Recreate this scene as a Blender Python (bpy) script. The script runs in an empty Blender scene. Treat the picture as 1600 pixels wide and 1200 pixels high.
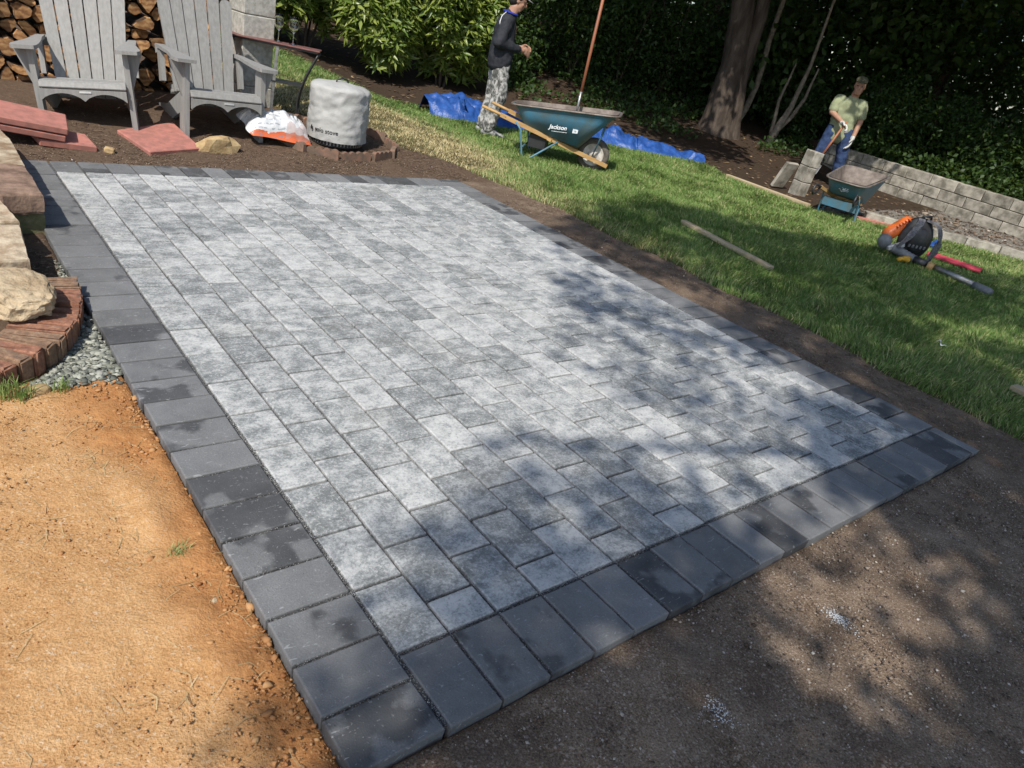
import bpy, bmesh, math, random
import numpy as np
from mathutils import Vector, Matrix, Euler, noise as mnoise

# ------------------------------------------------------------------ camera, sky, sun, exposure
scene = bpy.context.scene
C = scene.collection
rad = math.radians
random.seed(7)
RNG = np.random.default_rng(7)

cam_data = bpy.data.cameras.new("camera")
cam = bpy.data.objects.new("camera", cam_data)
C.objects.link(cam)
cam.location = (-0.7874, -0.9942, 1.4069)
cam.rotation_euler = (1.09939, -0.20451, -0.66443)
cam_data.sensor_width = 36.0
cam_data.lens = 1132.04 / 1600 * 36.0
cam_data.clip_end = 2000
cam_data.clip_start = 0.02
scene.camera = cam

SUN_EL = rad(50)
SUN_H = Vector((0.83, 0.56, 0)).normalized()             # horizontal heading of the light
SUN_T = Vector((SUN_H.x * math.cos(SUN_EL), SUN_H.y * math.cos(SUN_EL), -math.sin(SUN_EL)))
world = bpy.data.worlds.new("World")
scene.world = world
world.use_nodes = True
wn = world.node_tree
bg = wn.nodes["Background"]
sky = wn.nodes.new("ShaderNodeTexSky")
sky.sky_type = 'NISHITA'
sky.sun_disc = False
sky.sun_elevation = SUN_EL
sky.sun_rotation = math.atan2(-SUN_H.x, -SUN_H.y)
wn.links.new(sky.outputs[0], bg.inputs[0])
bg.inputs[1].default_value = 0.135
sun_data = bpy.data.lights.new("sun", 'SUN')
sun_data.energy = 4.0
sun_data.angle = rad(0.55)
sun_data.color = (1.0, 0.955, 0.88)
sun = bpy.data.objects.new("sun", sun_data)
sun.rotation_euler = SUN_T.to_track_quat('-Z', 'Y').to_euler()
sun.location = (-8, -6, 14)
C.objects.link(sun)
vs = scene.view_settings
vs.view_transform = 'Standard'
vs.look = 'None'
vs.exposure = 0.28
vs.gamma = 1.0
scene.cycles.max_bounces = 6
scene.cycles.transparent_max_bounces = 6
scene.cycles.use_denoising = True

# ------------------------------------------------------------------ helpers
def tag(o, label=None, cat=None, group=None, kind=None):
    if label: o["label"] = label
    if cat: o["category"] = cat
    if group: o["group"] = group
    if kind: o["kind"] = kind
    return o

def link(name, me, mat=None, parent=None, loc=(0, 0, 0), rot=(0, 0, 0), smooth=False):
    o = bpy.data.objects.new(name, me)
    C.objects.link(o)
    if me is not None and mat is not None and not me.materials:
        me.materials.append(mat)
    if smooth and me is not None:
        me.shade_smooth()
    if parent is not None:
        o.parent = parent
    o.location = loc
    o.rotation_euler = rot
    return o

def empty(name, loc=(0, 0, 0), rot=(0, 0, 0)):
    o = bpy.data.objects.new(name, None)
    C.objects.link(o)
    o.location = loc
    o.rotation_euler = rot
    o.empty_display_size = 0.1
    return o

def mesh_np(name, verts, faces, k):
    """verts (n,3) array, faces (m,k) array"""
    me = bpy.data.meshes.new(name)
    nv, nf = len(verts), len(faces)
    me.vertices.add(nv)
    me.vertices.foreach_set("co", np.ascontiguousarray(verts, dtype=np.float32).ravel())
    me.loops.add(nf * k)
    me.loops.foreach_set("vertex_index", np.ascontiguousarray(faces, dtype=np.int32).ravel())
    me.polygons.add(nf)
    me.polygons.foreach_set("loop_start", np.arange(0, nf * k, k, dtype=np.int32))
    me.polygons.foreach_set("loop_total", np.full(nf, k, dtype=np.int32))
    me.update(calc_edges=True)
    return me

class MB:
    """collects shapes into one mesh"""
    def __init__(self):
        self.v, self.f = [], []
    def add(self, vs_, fs_, M=None):
        b = len(self.v)
        for v in vs_:
            v = Vector(v)
            self.v.append(tuple(M @ v) if M is not None else tuple(v))
        for f in fs_:
            self.f.append(tuple(b + i for i in f))
        return self
    def box(self, c, s, rot=None, bev=0.0):
        x, y, z = s[0] / 2, s[1] / 2, s[2] / 2
        M = Matrix.Translation(c)
        if rot is not None:
            M = M @ Euler(rot).to_matrix().to_4x4()
        if bev <= 0:
            vs_ = [(-x, -y, -z), (x, -y, -z), (x, y, -z), (-x, y, -z), (-x, -y, z), (x, -y, z), (x, y, z), (-x, y, z)]
            fs_ = [(0, 3, 2, 1), (4, 5, 6, 7), (0, 1, 5, 4), (1, 2, 6, 5), (2, 3, 7, 6), (3, 0, 4, 7)]
        else:
            bm = bmesh.new()
            bmesh.ops.create_cube(bm, size=1)
            for v in bm.verts:
                v.co = Vector((v.co.x * 2 * x, v.co.y * 2 * y, v.co.z * 2 * z))
            bmesh.ops.bevel(bm, geom=list(bm.edges), offset=bev, segments=1, affect='EDGES')
            bm.verts.index_update()
            vs_ = [v.co.copy() for v in bm.verts]
            fs_ = [[v.index for v in f.verts] for f in bm.faces]
            bm.free()
        return self.add(vs_, fs_, M)
    def tube(self, pts, r, n=8, cap=True):
        pts = [Vector(p) for p in pts]
        rr = r if isinstance(r, (list, tuple)) else [r] * len(pts)
        b = len(self.v)
        up = Vector((0.03, 0.02, 1))
        prev = None
        for i, p in enumerate(pts):
            t = (pts[min(i + 1, len(pts) - 1)] - pts[max(i - 1, 0)]).normalized()
            a = t.cross(up if prev is None else prev)
            if prev is None:
                if a.length < 0.05:
                    a = t.cross(Vector((1, 0, 0)))
                a.normalize()
                bb = a.cross(t).normalized()
            else:
                a.normalize()
                bb = a.cross(t).normalized()
            prev = bb
            for k in range(n):
                ang = 2 * math.pi * k / n
                self.v.append(tuple(p + (a * math.cos(ang) + bb * math.sin(ang)) * rr[i]))
        for i in range(len(pts) - 1):
            for k in range(n):
                a0 = b + i * n + k
                a1 = b + i * n + (k + 1) % n
                self.f.append((a0, a1, a1 + n, a0 + n))
        if cap:
            self.f.append(tuple(b + k for k in range(n))[::-1])
            e = b + (len(pts) - 1) * n
            self.f.append(tuple(e + k for k in range(n)))
        return self
    def lathe(self, prof, n=24, M=None):
        vs_, fs_ = [], []
        for r, z in prof:
            for k in range(n):
                a = 2 * math.pi * k / n
                vs_.append((r * math.cos(a), r * math.sin(a), z))
        for i in range(len(prof) - 1):
            for k in range(n):
                a0, a1 = i * n + k, i * n + (k + 1) % n
                fs_.append((a0, a1, a1 + n, a0 + n))
        fs_.append(tuple(range(n))[::-1])
        fs_.append(tuple((len(prof) - 1) * n + k for k in range(n)))
        return self.add(vs_, fs_, M)
    def prism(self, poly, t, M=None, t0=0.0):
        n = len(poly)
        vs_ = [(x, y, t0) for x, y in poly] + [(x, y, t0 + t) for x, y in poly]
        fs_ = [tuple(range(n))[::-1], tuple(range(n, 2 * n))]
        for i in range(n):
            j = (i + 1) % n
            fs_.append((i, j, n + j, n + i))
        return self.add(vs_, fs_, M)
    def me(self, name, recalc=True):
        m = bpy.data.meshes.new(name)
        m.from_pydata(self.v, [], self.f)
        if recalc:
            bm = bmesh.new()
            bm.from_mesh(m)
            bmesh.ops.recalc_face_normals(bm, faces=bm.faces)
            bm.to_mesh(m)
            bm.free()
        m.update()
        return m
    def build(self, name, mat, parent=None, smooth=False, loc=(0, 0, 0), rot=(0, 0, 0)):
        return link(name, self.me(name), mat, parent, loc, rot, smooth)

def hash2(ix, iy, s=0):
    h = (ix.astype(np.int64) * 374761393 + iy.astype(np.int64) * 668265263 + s * 1274126177) & 0x7fffffff
    h = ((h ^ (h >> 13)) * 1274126177) & 0x7fffffff
    return ((h ^ (h >> 16)) & 0xffff) / 65535.0
def vnoise(x, y, s=0):
    ix, iy = np.floor(x), np.floor(y)
    fx, fy = x - ix, y - iy
    fx, fy = fx * fx * (3 - 2 * fx), fy * fy * (3 - 2 * fy)
    a, b = hash2(ix, iy, s), hash2(ix + 1, iy, s)
    c, d = hash2(ix, iy + 1, s), hash2(ix + 1, iy + 1, s)
    return (a * (1 - fx) + b * fx) * (1 - fy) + (c * (1 - fx) + d * fx) * fy
def fbm(x, y, sc, oct_=4, s=0):
    v, amp, tot = 0, 1.0, 0
    for o in range(oct_):
        v = v + amp * vnoise(x * sc * 2 ** o + 17.3 * o, y * sc * 2 ** o - 9.1 * o, s + o)
        tot += amp
        amp *= 0.5
    return v / tot
def sst(a, b, x):
    t = np.clip((x - a) / (b - a), 0, 1)
    return t * t * (3 - 2 * t)

def terrain(x, y):
    x = np.asarray(x, float)
    y = np.asarray(y, float)
    base = -.028 + .010 * sst(3.1, 3.5, x) + .010 * sst(4.1, 4.5, y) * (1 - sst(3.1, 3.5, x))
    zl = np.interp(y, [4.45, 5.3, 6.2, 8, 10, 14, 20, 60], [0, .10, .2, .38, .62, 1.0, 1.4, 2.4])
    d = (x - 4.5) * .322 + (y - 8.0) * .947
    zr = np.interp(d, [0, 1, 3, 6, 12, 30, 60], [0, .08, .4, .85, 1.3, 2, 2.6])
    s = sst(2.8, 5, x)
    return base + zl * (1 - s) + zr * s
def tz(x, y):
    return float(terrain(x, y))

# ------------------------------------------------------------------ materials
def new_mat(name):
    m = bpy.data.materials.new(name)
    m.use_nodes = True
    nt = m.node_tree
    return m, nt, nt.nodes["Principled BSDF"]
def nd(nt, typ, **kw):
    n = nt.nodes.new(typ)
    for k, v in kw.items():
        if k.startswith("i_"):
            n.inputs[k[2:].replace("_", " ")].default_value = v
        else:
            setattr(n, k, v)
    return n
def ramp(nt, stops, fac=None):
    r = nt.nodes.new("ShaderNodeValToRGB")
    e = r.color_ramp.elements
    while len(e) < len(stops):
        e.new(0.5)
    for i, (p, c) in enumerate(stops):
        e[i].position = p
        e[i].color = (c, c, c, 1) if isinstance(c, (int, float)) else (*c, 1)
    if fac is not None:
        nt.links.new(fac, r.inputs[0])
    return r.outputs[0]
def mixc(nt, fac, a, b, mode='MIX'):
    m = nt.nodes.new("ShaderNodeMix")
    m.data_type = 'RGBA'
    m.blend_type = mode
    for sock, val in ((m.inputs[0], fac), (m.inputs[6], a), (m.inputs[7], b)):
        if hasattr(val, "links"):
            nt.links.new(val, sock)
        elif isinstance(val, (int, float)):
            sock.default_value = val if sock == m.inputs[0] else (val, val, val, 1)
        else:
            sock.default_value = (*val, 1)
    return m.outputs[2]
def mth(nt, op, a, b=None, c=None, clamp=False):
    m = nt.nodes.new("ShaderNodeMath")
    m.operation = op
    m.use_clamp = clamp
    for i, v in enumerate((a, b, c)):
        if v is None: continue
        if hasattr(v, "links"): nt.links.new(v, m.inputs[i])
        else: m.inputs[i].default_value = v
    return m.outputs[0]
def coords(nt, kind='Object', rand=0.0, scale=(1, 1, 1)):
    if kind == 'World':
        out = nt.nodes.new("ShaderNodeNewGeometry").outputs["Position"]
    else:
        out = nt.nodes.new("ShaderNodeTexCoord").outputs[kind]
    mp = nt.nodes.new("ShaderNodeMapping")
    mp.inputs["Scale"].default_value = scale
    nt.links.new(out, mp.inputs[0])
    out = mp.outputs[0]
    if rand:
        oi = nt.nodes.new("ShaderNodeObjectInfo")
        va = nt.nodes.new("ShaderNodeVectorMath")
        va.operation = 'MULTIPLY_ADD'
        nt.links.new(oi.outputs["Random"], va.inputs[0])
        va.inputs[1].default_value = (rand, rand * 1.7, rand * .6)
        nt.links.new(out, va.inputs[2])
        out = va.outputs[0]
    return out
def noise(nt, vec, scale, detail=5, rough=0.55, dist=0.0):
    n = nt.nodes.new("ShaderNodeTexNoise")
    n.inputs["Scale"].default_value = scale
    n.inputs["Detail"].default_value = detail
    n.inputs["Roughness"].default_value = rough
    n.inputs["Distortion"].default_value = dist
    nt.links.new(vec, n.inputs["Vector"])
    return n.outputs[0]
def voro(nt, vec, scale, feature='F1', out=0):
    n = nt.nodes.new("ShaderNodeTexVoronoi")
    n.feature = feature
    n.inputs["Scale"].default_value = scale
    nt.links.new(vec, n.inputs["Vector"])
    return n.outputs[out]
def bump(nt, bsdf, h, strength=0.4, dist=0.01):
    b = nt.nodes.new("ShaderNodeBump")
    b.inputs["Strength"].default_value = strength
    b.inputs["Distance"].default_value = dist
    nt.links.new(h, b.inputs["Height"])
    nt.links.new(b.outputs[0], bsdf.inputs["Normal"])
def objrand(nt):
    return nt.nodes.new("ShaderNodeObjectInfo").outputs["Random"]
def valshift(nt, col, fac_sock, lo, hi):
    v = nt.nodes.new("ShaderNodeMapRange")
    nt.links.new(fac_sock, v.inputs[0])
    v.inputs[3].default_value = lo
    v.inputs[4].default_value = hi
    h = nt.nodes.new("ShaderNodeHueSaturation")
    nt.links.new(v.outputs[0], h.inputs["Value"])
    nt.links.new(col, h.inputs["Color"])
    return h.outputs[0]

def simple(name, c1, c2=None, scale=12, rough=0.7, spec=0.3, metal=0.0, bmp=0.0, bscale=None, bdist=0.004,
           rnd=0.0, stretch=(1, 1, 1), kind='Object', lo=.38, hi=.62, detail=5):
    m, nt, b = new_mat(name)
    v = coords(nt, kind, 31.0 if kind == 'Object' else 0, stretch)
    n = noise(nt, v, scale, detail, .6)
    col = ramp(nt, [(lo, c1), (hi, c2 if c2 else tuple(x * .72 for x in c1))], n)
    if rnd:
        col = valshift(nt, col, objrand(nt), 1 - rnd, 1 + rnd)
    nt.links.new(col, b.inputs["Base Color"])
    b.inputs["Roughness"].default_value = rough
    b.inputs["Specular IOR Level"].default_value = spec
    b.inputs["Metallic"].default_value = metal
    if bmp:
        bump(nt, b, noise(nt, v, bscale or scale * 4, 4, .6), bmp, bdist)
    return m

def leafmat(name, c1, c2, trans=0.35, rough=0.45, spec=0.4):
    m, nt, b = new_mat(name)
    g = nt.nodes.new("ShaderNodeNewGeometry")
    rnd = g.outputs["Random Per Island"]
    col = ramp(nt, [(0.0, c1), (1.0, c2)], rnd)
    nt.links.new(col, b.inputs["Base Color"])
    b.inputs["Roughness"].default_value = rough
    b.inputs["Specular IOR Level"].default_value = spec
    t = nt.nodes.new("ShaderNodeBsdfTranslucent")
    tc = mixc(nt, 0.5, col, (0.30, 0.42, 0.04), 'MIX')
    nt.links.new(tc, t.inputs[0])
    mx = nt.nodes.new("ShaderNodeMixShader")
    mx.inputs[0].default_value = trans
    nt.links.new(b.outputs[0], mx.inputs[1])
    nt.links.new(t.outputs[0], mx.inputs[2])
    nt.links.new(mx.outputs[0], nt.nodes["Material Output"].inputs[0])
    return m

MAT = {}
def field_mat():
    m, nt, b = new_mat("field_paver_concrete")
    v = coords(nt, 'Object', 61.0, (0.9, 1.15, 1))
    n1 = noise(nt, v, 13, 10, .72, .2)
    n2 = noise(nt, coords(nt, 'Object', 23.0), 120, 5, .8)
    s = mth(nt, 'ADD', n1, mth(nt, 'MULTIPLY', mth(nt, 'SUBTRACT', n2, .5), .60))
    oi = objrand(nt)
    s = mth(nt, 'ADD', s, mth(nt, 'MULTIPLY', mth(nt, 'SUBTRACT', oi, .5), .17))
    col = ramp(nt, [(.32, (.150, .157, .155)), (.44, (.250, .257, .253)), (.51, (.345, .350, .342)), (.58, (.445, .445, .430)), (.68, (.53, .525, .505))], s)
    fl = noise(nt, coords(nt, 'Object', 29.0), 85, 6, .85)
    col = mixc(nt, ramp(nt, [(.545, 0.0), (.60, .65)], fl), col, (.56, .555, .535))
    col = mixc(nt, ramp(nt, [(.40, .6), (.455, 0.0)], fl), col, (.155, .16, .158))
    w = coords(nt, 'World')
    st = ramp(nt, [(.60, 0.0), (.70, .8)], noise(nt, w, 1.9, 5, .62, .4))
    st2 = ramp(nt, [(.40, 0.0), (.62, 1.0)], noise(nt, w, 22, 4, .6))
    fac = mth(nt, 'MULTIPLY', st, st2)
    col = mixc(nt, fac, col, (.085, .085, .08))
    warm = ramp(nt, [(.55, 0.0), (.75, .35)], noise(nt, w, 3.1, 3, .5))
    col = mixc(nt, mth(nt, 'MULTIPLY', warm, .5), col, (.42, .39, .33))
    nt.links.new(col, b.inputs["Base Color"])
    b.inputs["Roughness"].default_value = .82
    b.inputs["Specular IOR Level"].default_value = .25
    h = mth(nt, 'ADD', mth(nt, 'MULTIPLY', n2, .6), n1)
    bump(nt, b, h, .35, .003)
    return m
def border_mat():
    m, nt, b = new_mat("border_paver_charcoal")
    v = coords(nt, 'Object', 47.0)
    n1 = noise(nt, v, 9, 5, .6, .3)
    n2 = noise(nt, v, 210, 2, .6)
    oi = objrand(nt)
    dry = ramp(nt, [(.3, (.138, .139, .140)), (.7, (.190, .191, .191))], n1)
    wet = ramp(nt, [(.3, (.045, .045, .047)), (.7, (.075, .076, .078))], n1)
    blot = noise(nt, coords(nt, 'Object', 91.0), 8.5, 4, .45, .05)
    thr = mth(nt, 'ADD', mth(nt, 'MULTIPLY', mth(nt, 'MULTIPLY', oi, oi), .50), .17)
    k = mth(nt, 'MULTIPLY', mth(nt, 'SUBTRACT', blot, mth(nt, 'SUBTRACT', 1.0, thr)), 12.0, clamp=False)
    k = mth(nt, 'MULTIPLY', mth(nt, 'ADD', k, .5, clamp=True), .80)
    dry = valshift(nt, dry, noise(nt, coords(nt, 'Object', 71.0, (.01, .01, .01)), 1.0, 0), .62, 1.38)
    dust = ramp(nt, [(.45, 0.0), (.70, .30)], noise(nt, coords(nt, 'World'), 16, 8, .75))
    dry = mixc(nt, dust, dry, (.235, .232, .225))
    dry = valshift(nt, dry, noise(nt, v, 260, 3, .8), .55, 1.45)
    col = mixc(nt, k, dry, wet)
    speck = ramp(nt, [(.66, 0.0), (.72, .75)], noise(nt, v, 110, 2, .5))
    col = mixc(nt, mth(nt, 'MULTIPLY', speck, .5), col, (.36, .36, .35))
    scr = ramp(nt, [(.68, 0.0), (.72, .9)], noise(nt, coords(nt, 'Object', 13.0, (.55, 2.2, 1)), 42, 2, .5, 1.2))
    col = mixc(nt, mth(nt, 'MULTIPLY', scr, .55), col, (.40, .40, .40))
    nt.links.new(col, b.inputs["Base Color"])
    rg = mth(nt, 'SUBTRACT', .88, mth(nt, 'MULTIPLY', k, .30))
    nt.links.new(rg, b.inputs["Roughness"])
    b.inputs["Specular IOR Level"].default_value = .18
    bump(nt, b, n2, .5, .003)
    return m
def sand_mat():
    m, nt, b = new_mat("joint_sand")
    v = coords(nt, 'World')
    n = voro(nt, v, 330, out=1)
    sep = nt.nodes.new("ShaderNodeSeparateColor")
    nt.links.new(n, sep.inputs[0])
    col = ramp(nt, [(.0, (.035, .035, .036)), (.6, (.10, .10, .10)), (.9, (.20, .20, .195)), (1, (.42, .42, .41))], sep.outputs[0])
    nt.links.new(col, b.inputs["Base Color"])
    b.inputs["Roughness"].default_value = .9
    bump(nt, b, voro(nt, v, 330), .9, .004)
    return m
def ground_mat():
    m, nt, b = new_mat("ground_soil")
    w = coords(nt, 'World')
    nb = noise(nt, w, 5.0, 6, .62)
    nm = noise(nt, w, 34, 6, .65)
    nf = noise(nt, w, 210, 3, .65)
    vg = voro(nt, w, 190, out=1)
    sep = nt.nodes.new("ShaderNodeSeparateColor")
    nt.links.new(vg, sep.inputs[0])
    grain = sep.outputs[0]
    soil = ramp(nt, [(.36, (.080, .053, .036)), (.48, (.170, .120, .083)), (.62, (.33, .25, .18))], mth(nt, 'ADD', mth(nt, 'MULTIPLY', nf, .6), mth(nt, 'MULTIPLY', nb, .4)))
    soil = mixc(nt, ramp(nt, [(.86, 0.0), (.97, .70)], grain), soil, (.41, .33, .26))
    soil = mixc(nt, ramp(nt, [(.52, 0.0), (.68, .55)], noise(nt, w, 1.7, 4, .6)), soil, (.105, .078, .060))
    org = ramp(nt, [(.37, (.36, .178, .066)), (.5, (.51, .288, .125)), (.63, (.63, .40, .205))], mth(nt, 'ADD', mth(nt, 'MULTIPLY', nf, .45), mth(nt, 'ADD', mth(nt, 'MULTIPLY', nb, .3), mth(nt, 'MULTIPLY', nm, .25))))
    org = mixc(nt, ramp(nt, [(.92, 0.0), (.98, .5)], grain), org, (.62, .50, .36))
    red = ramp(nt, [(.35, (.34, .145, .050)), (.65, (.48, .235, .090))], nm)
    grs = ramp(nt, [(.35, (.045, .060, .018)), (.65, (.15, .12, .06))], nm)
    lit = ramp(nt, [(.35, (.030, .021, .015)), (.6, (.075, .050, .034)), (.74, (.16, .115, .075))], mth(nt, 'ADD', mth(nt, 'MULTIPLY', nf, .5), mth(nt, 'MULTIPLY', nm, .5)))
    pth = ramp(nt, [(.3, (.10, .092, .08)), (.6, (.25, .235, .205)), (.8, (.36, .34, .29))], mth(nt, 'ADD', mth(nt, 'MULTIPLY', nf, .6), mth(nt, 'MULTIPLY', nm, .4)))
    mul = ramp(nt, [(.3, (.055, .036, .025)), (.55, (.13, .088, .060)), (.75, (.235, .17, .12))], mth(nt, 'ADD', mth(nt, 'MULTIPLY', nf, .65), mth(nt, 'MULTIPLY', nm, .35)))
    def at(name, soft=.25):
        a = nt.nodes.new("ShaderNodeAttribute")
        a.attribute_name = name
        s = mth(nt, 'ADD', a.outputs["Fac"], mth(nt, 'MULTIPLY', mth(nt, 'SUBTRACT', nm, .5), .7))
        return ramp(nt, [(.5 - soft, 0.0), (.5 + soft, 1.0)], s)
    col = mixc(nt, at("mulch"), soil, mul)
    col = mixc(nt, at("orange", .2), col, org)
    col = mixc(nt, at("clay", .42), col, red)
    col = mixc(nt, at("lawn", .15), col, grs)
    col = mixc(nt, at("litter", .2), col, lit)
    col = mixc(nt, at("path", .15), col, pth)
    nt.links.new(col, b.inputs["Base Color"])
    b.inputs["Roughness"].default_value = .95
    b.inputs["Specular IOR Level"].default_value = .12
    h = mth(nt, 'ADD', mth(nt, 'MULTIPLY', nm, .85), mth(nt, 'ADD', mth(nt, 'MULTIPLY', nf, .42), mth(nt, 'MULTIPLY', voro(nt, w, 110), .22)))
    bump(nt, b, h, .75, .011)
    return m
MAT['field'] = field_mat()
MAT['border'] = border_mat()
MAT['sand'] = sand_mat()
MAT['ground'] = ground_mat()
MAT['chair'] = simple("grey_poly_lumber", (.300, .292, .275), (.245, .238, .225), 55, .62, .3, bmp=.15, bscale=160, bdist=.001, stretch=(1, 1, .12), rnd=.06)
MAT['plate'] = simple("pale_metal_plate", (.7, .7, .68), None, 10, .4, .5, .3)
MAT['block'] = simple("concrete_block", (.50, .48, .43), (.33, .315, .275), 30, .92, .15, bmp=.8, bscale=140, bdist=.004, rnd=.10)
MAT['wallblock'] = simple("weathered_wall_block", (.43, .395, .33), (.17, .155, .125), 7, .93, .15, bmp=.9, bscale=70, bdist=.006, rnd=.18, detail=8)
MAT['redslab'] = simple("pink_red_paving_slab", (.46, .19, .15), (.33, .15, .118), 18, .85, .2, bmp=.3, bscale=200, bdist=.002, rnd=.10)
MAT['bark'] = simple("log_bark", (.115, .075, .05), (.055, .036, .025), 14, .95, .1, bmp=.9, bscale=60, bdist=.006, rnd=.25)
MAT['stove'] = simple("grey_cover_fabric", (.43, .425, .405), (.385, .38, .36), 9, .6, .3, bmp=.45, bscale=15, bdist=.016)
MAT['black'] = simple("black_plastic", (.02, .02, .021), (.03, .03, .031), 20, .5, .4)
MAT['darksteel'] = simple("dark_steel", (.045, .045, .047), (.07, .07, .07), 20, .45, .5, .6)
MAT['steel'] = simple("grey_steel", (.40, .40, .39), (.26, .25, .235), 20, .42, .5, .8)
MAT['terra'] = simple("weathered_terracotta", (.25, .145, .10), (.14, .105, .08), 12, .9, .15, bmp=.5, bscale=60, bdist=.003, rnd=.15)
MAT['tablered'] = simple("reddish_table_top", (.20, .085, .07), (.13, .055, .05), 20, .5, .4)
MAT['rock'] = simple("tan_rock", (.52, .38, .20), (.33, .22, .11), 12, .9, .15, bmp=.8, bscale=40, bdist=.006)
MAT['sandstone'] = simple("rough_sandstone", (.56, .45, .30), (.36, .265, .165), 10, .93, .12, bmp=1.0, bscale=48, bdist=.010, detail=8)
MAT['flag'] = simple("pale_flagstone", (.52, .43, .31), (.27, .185, .115), 9, .92, .12, bmp=.9, bscale=30, bdist=.008, rnd=.12, detail=9, lo=.40, hi=.60)
MAT['flagred'] = simple("brown_flagstone", (.30, .20, .145), (.145, .095, .07), 9, .92, .12, bmp=.9, bscale=30, bdist=.007, detail=9, lo=.40, hi=.60)
MAT['moss'] = simple("mossy_stone", (.25, .22, .13), (.14, .14, .065), 18, .95, .1, bmp=.8, bscale=60, bdist=.005)
def brickmat():
    m, nt, b = new_mat("weathered_brick")
    v = coords(nt, 'Object', 37.0)
    n = noise(nt, v, 38, 8, .72)
    red = ramp(nt, [(.34, (.15, .078, .056)), (.52, (.29, .135, .085)), (.68, (.40, .22, .145))], n)
    oc = ramp(nt, [(.34, (.14, .095, .07)), (.52, (.27, .165, .105)), (.68, (.38, .26, .17))], n)
    col = mixc(nt, ramp(nt, [(.45, 0.0), (.7, 1.0)], objrand(nt)), red, oc)
    col = valshift(nt, col, noise(nt, coords(nt, 'Object', 83.0), 1.0, 0), .75, 1.2)
    grey = ramp(nt, [(.55, 0.0), (.72, .8)], noise(nt, v, 30, 6, .7))
    col = mixc(nt, grey, col, (.17, .155, .135))
    nt.links.new(col, b.inputs["Base Color"])
    b.inputs["Roughness"].default_value = .93
    b.inputs["Specular IOR Level"].default_value = .12
    bump(nt, b, noise(nt, v, 110, 4, .65), .8, .003)
    return m
MAT['brick'] = brickmat()
MAT['tarp'] = simple("blue_tarp", (.028, .095, .33), (.020, .065, .24), 14, .40, .45, bmp=.7, bscale=16, bdist=.02)
MAT['barrow'] = simple("blue_painted_tray", (.075, .225, .33), (.11, .17, .19), 6, .5, .4, bmp=.15, bscale=40, detail=8)
MAT['barrowin'] = simple("worn_tray_steel", (.23, .19, .16), (.12, .095, .08), 9, .6, .4, .2, bmp=.4, bscale=60, detail=8)
MAT['handle'] = simple("wooden_handle", (.52, .33, .14), (.40, .235, .09), 12, .6, .3, stretch=(.15, 2, 2), bmp=.2, bscale=60, bdist=.001)
MAT['rubber'] = simple("worn_rubber_tyre", (.155, .135, .11), (.085, .075, .065), 14, .8, .2, bmp=.3)
MAT['rim'] = simple("white_wheel_rim", (.66, .64, .60), (.42, .38, .33), 12, .5, .4)
MAT['spade'] = simple("orange_shovel_handle", (.36, .135, .062), (.26, .095, .05), 10, .5, .4, stretch=(1, 1, .2))
MAT['white'] = simple("white_print", (.78, .78, .77), (.70, .70, .70), 30, .6, .3)
MAT['letter'] = simple("worn_white_lettering", (.62, .63, .62), (.40, .43, .44), 40, .7, .2)
MAT['print'] = simple("black_print", (.03, .03, .03), None, 30, .7, .2)
MAT['plank'] = simple("sawn_timber", (.50, .40, .26), (.38, .29, .18), 16, .8, .2, stretch=(.2, 2, 2), bmp=.3)
MAT['pink'] = simple("red_pink_board", (.56, .075, .105), (.44, .055, .075), 20, .75, .2, bmp=.3, bscale=90, bdist=.002)
MAT['orange'] = simple("orange_plastic_shell", (.72, .155, .028), (.62, .125, .02), 12, .4, .5)
MAT['grey'] = simple("grey_plastic", (.20, .205, .21), (.155, .16, .165), 18, .45, .4)
MAT['strap'] = simple("grey_harness_webbing", (.20, .195, .20), (.10, .095, .10), 60, .85, .15, bmp=.5, bscale=200, bdist=.002)
MAT['yellow'] = simple("yellow_plastic", (.62, .34, .03), (.45, .23, .02), 20, .6, .3)
MAT['wood_end'] = None
def wood_end():
    m, nt, b = new_mat("cut_log_end")
    v = coords(nt, 'Object', 17.0)
    n = noise(nt, v, 16, 6, .62)
    w = nd(nt, "ShaderNodeTexWave", wave_type='RINGS')
    w.inputs["Scale"].default_value = 22
    w.inputs["Distortion"].default_value = 5
    nt.links.new(v, w.inputs[0])
    s = mth(nt, 'ADD', mth(nt, 'MULTIPLY', n, .8), mth(nt, 'MULTIPLY', w.outputs[1], .2))
    col = ramp(nt, [(.3, (.17, .075, .03)), (.5, (.40, .20, .08)), (.72, (.60, .37, .17))], s)
    col = valshift(nt, col, objrand(nt), .55, 1.35)
    nt.links.new(col, b.inputs["Base Color"])
    b.inputs["Roughness"].default_value = .9
    bump(nt, b, n, .6, .006)
    return m
MAT['wood_end'] = wood_end()
MAT['skin'] = simple("skin", (.42, .24, .16), (.36, .19, .125), 14, .55, .35)
MAT['hair'] = simple("black_hair", (.014, .012, .011), (.03, .027, .025), 80, .6, .3)
MAT['jacket'] = simple("dark_navy_jacket", (.020, .022, .028), (.032, .034, .040), 26, .75, .25, bmp=.4, bscale=26, bdist=.012)
MAT['collar'] = simple("blue_collar", (.03, .05, .32), None, 30, .8, .2)
MAT['jeans'] = simple("blue_jeans", (.045, .075, .16), (.028, .045, .10), 12, .85, .15, bmp=.4, bscale=24, bdist=.012)
MAT['tee'] = simple("sage_green_shirt", (.30, .325, .20), (.25, .27, .16), 6, .85, .15, bmp=.4, bscale=16, bdist=.014)
MAT['glove'] = simple("pale_work_glove", (.62, .61, .57), (.42, .41, .38), 30, .9, .1, bmp=.3)
MAT['cap'] = simple("camouflage_cap", (.13, .13, .085), (.055, .05, .03), 30, .85, .15)
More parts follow.
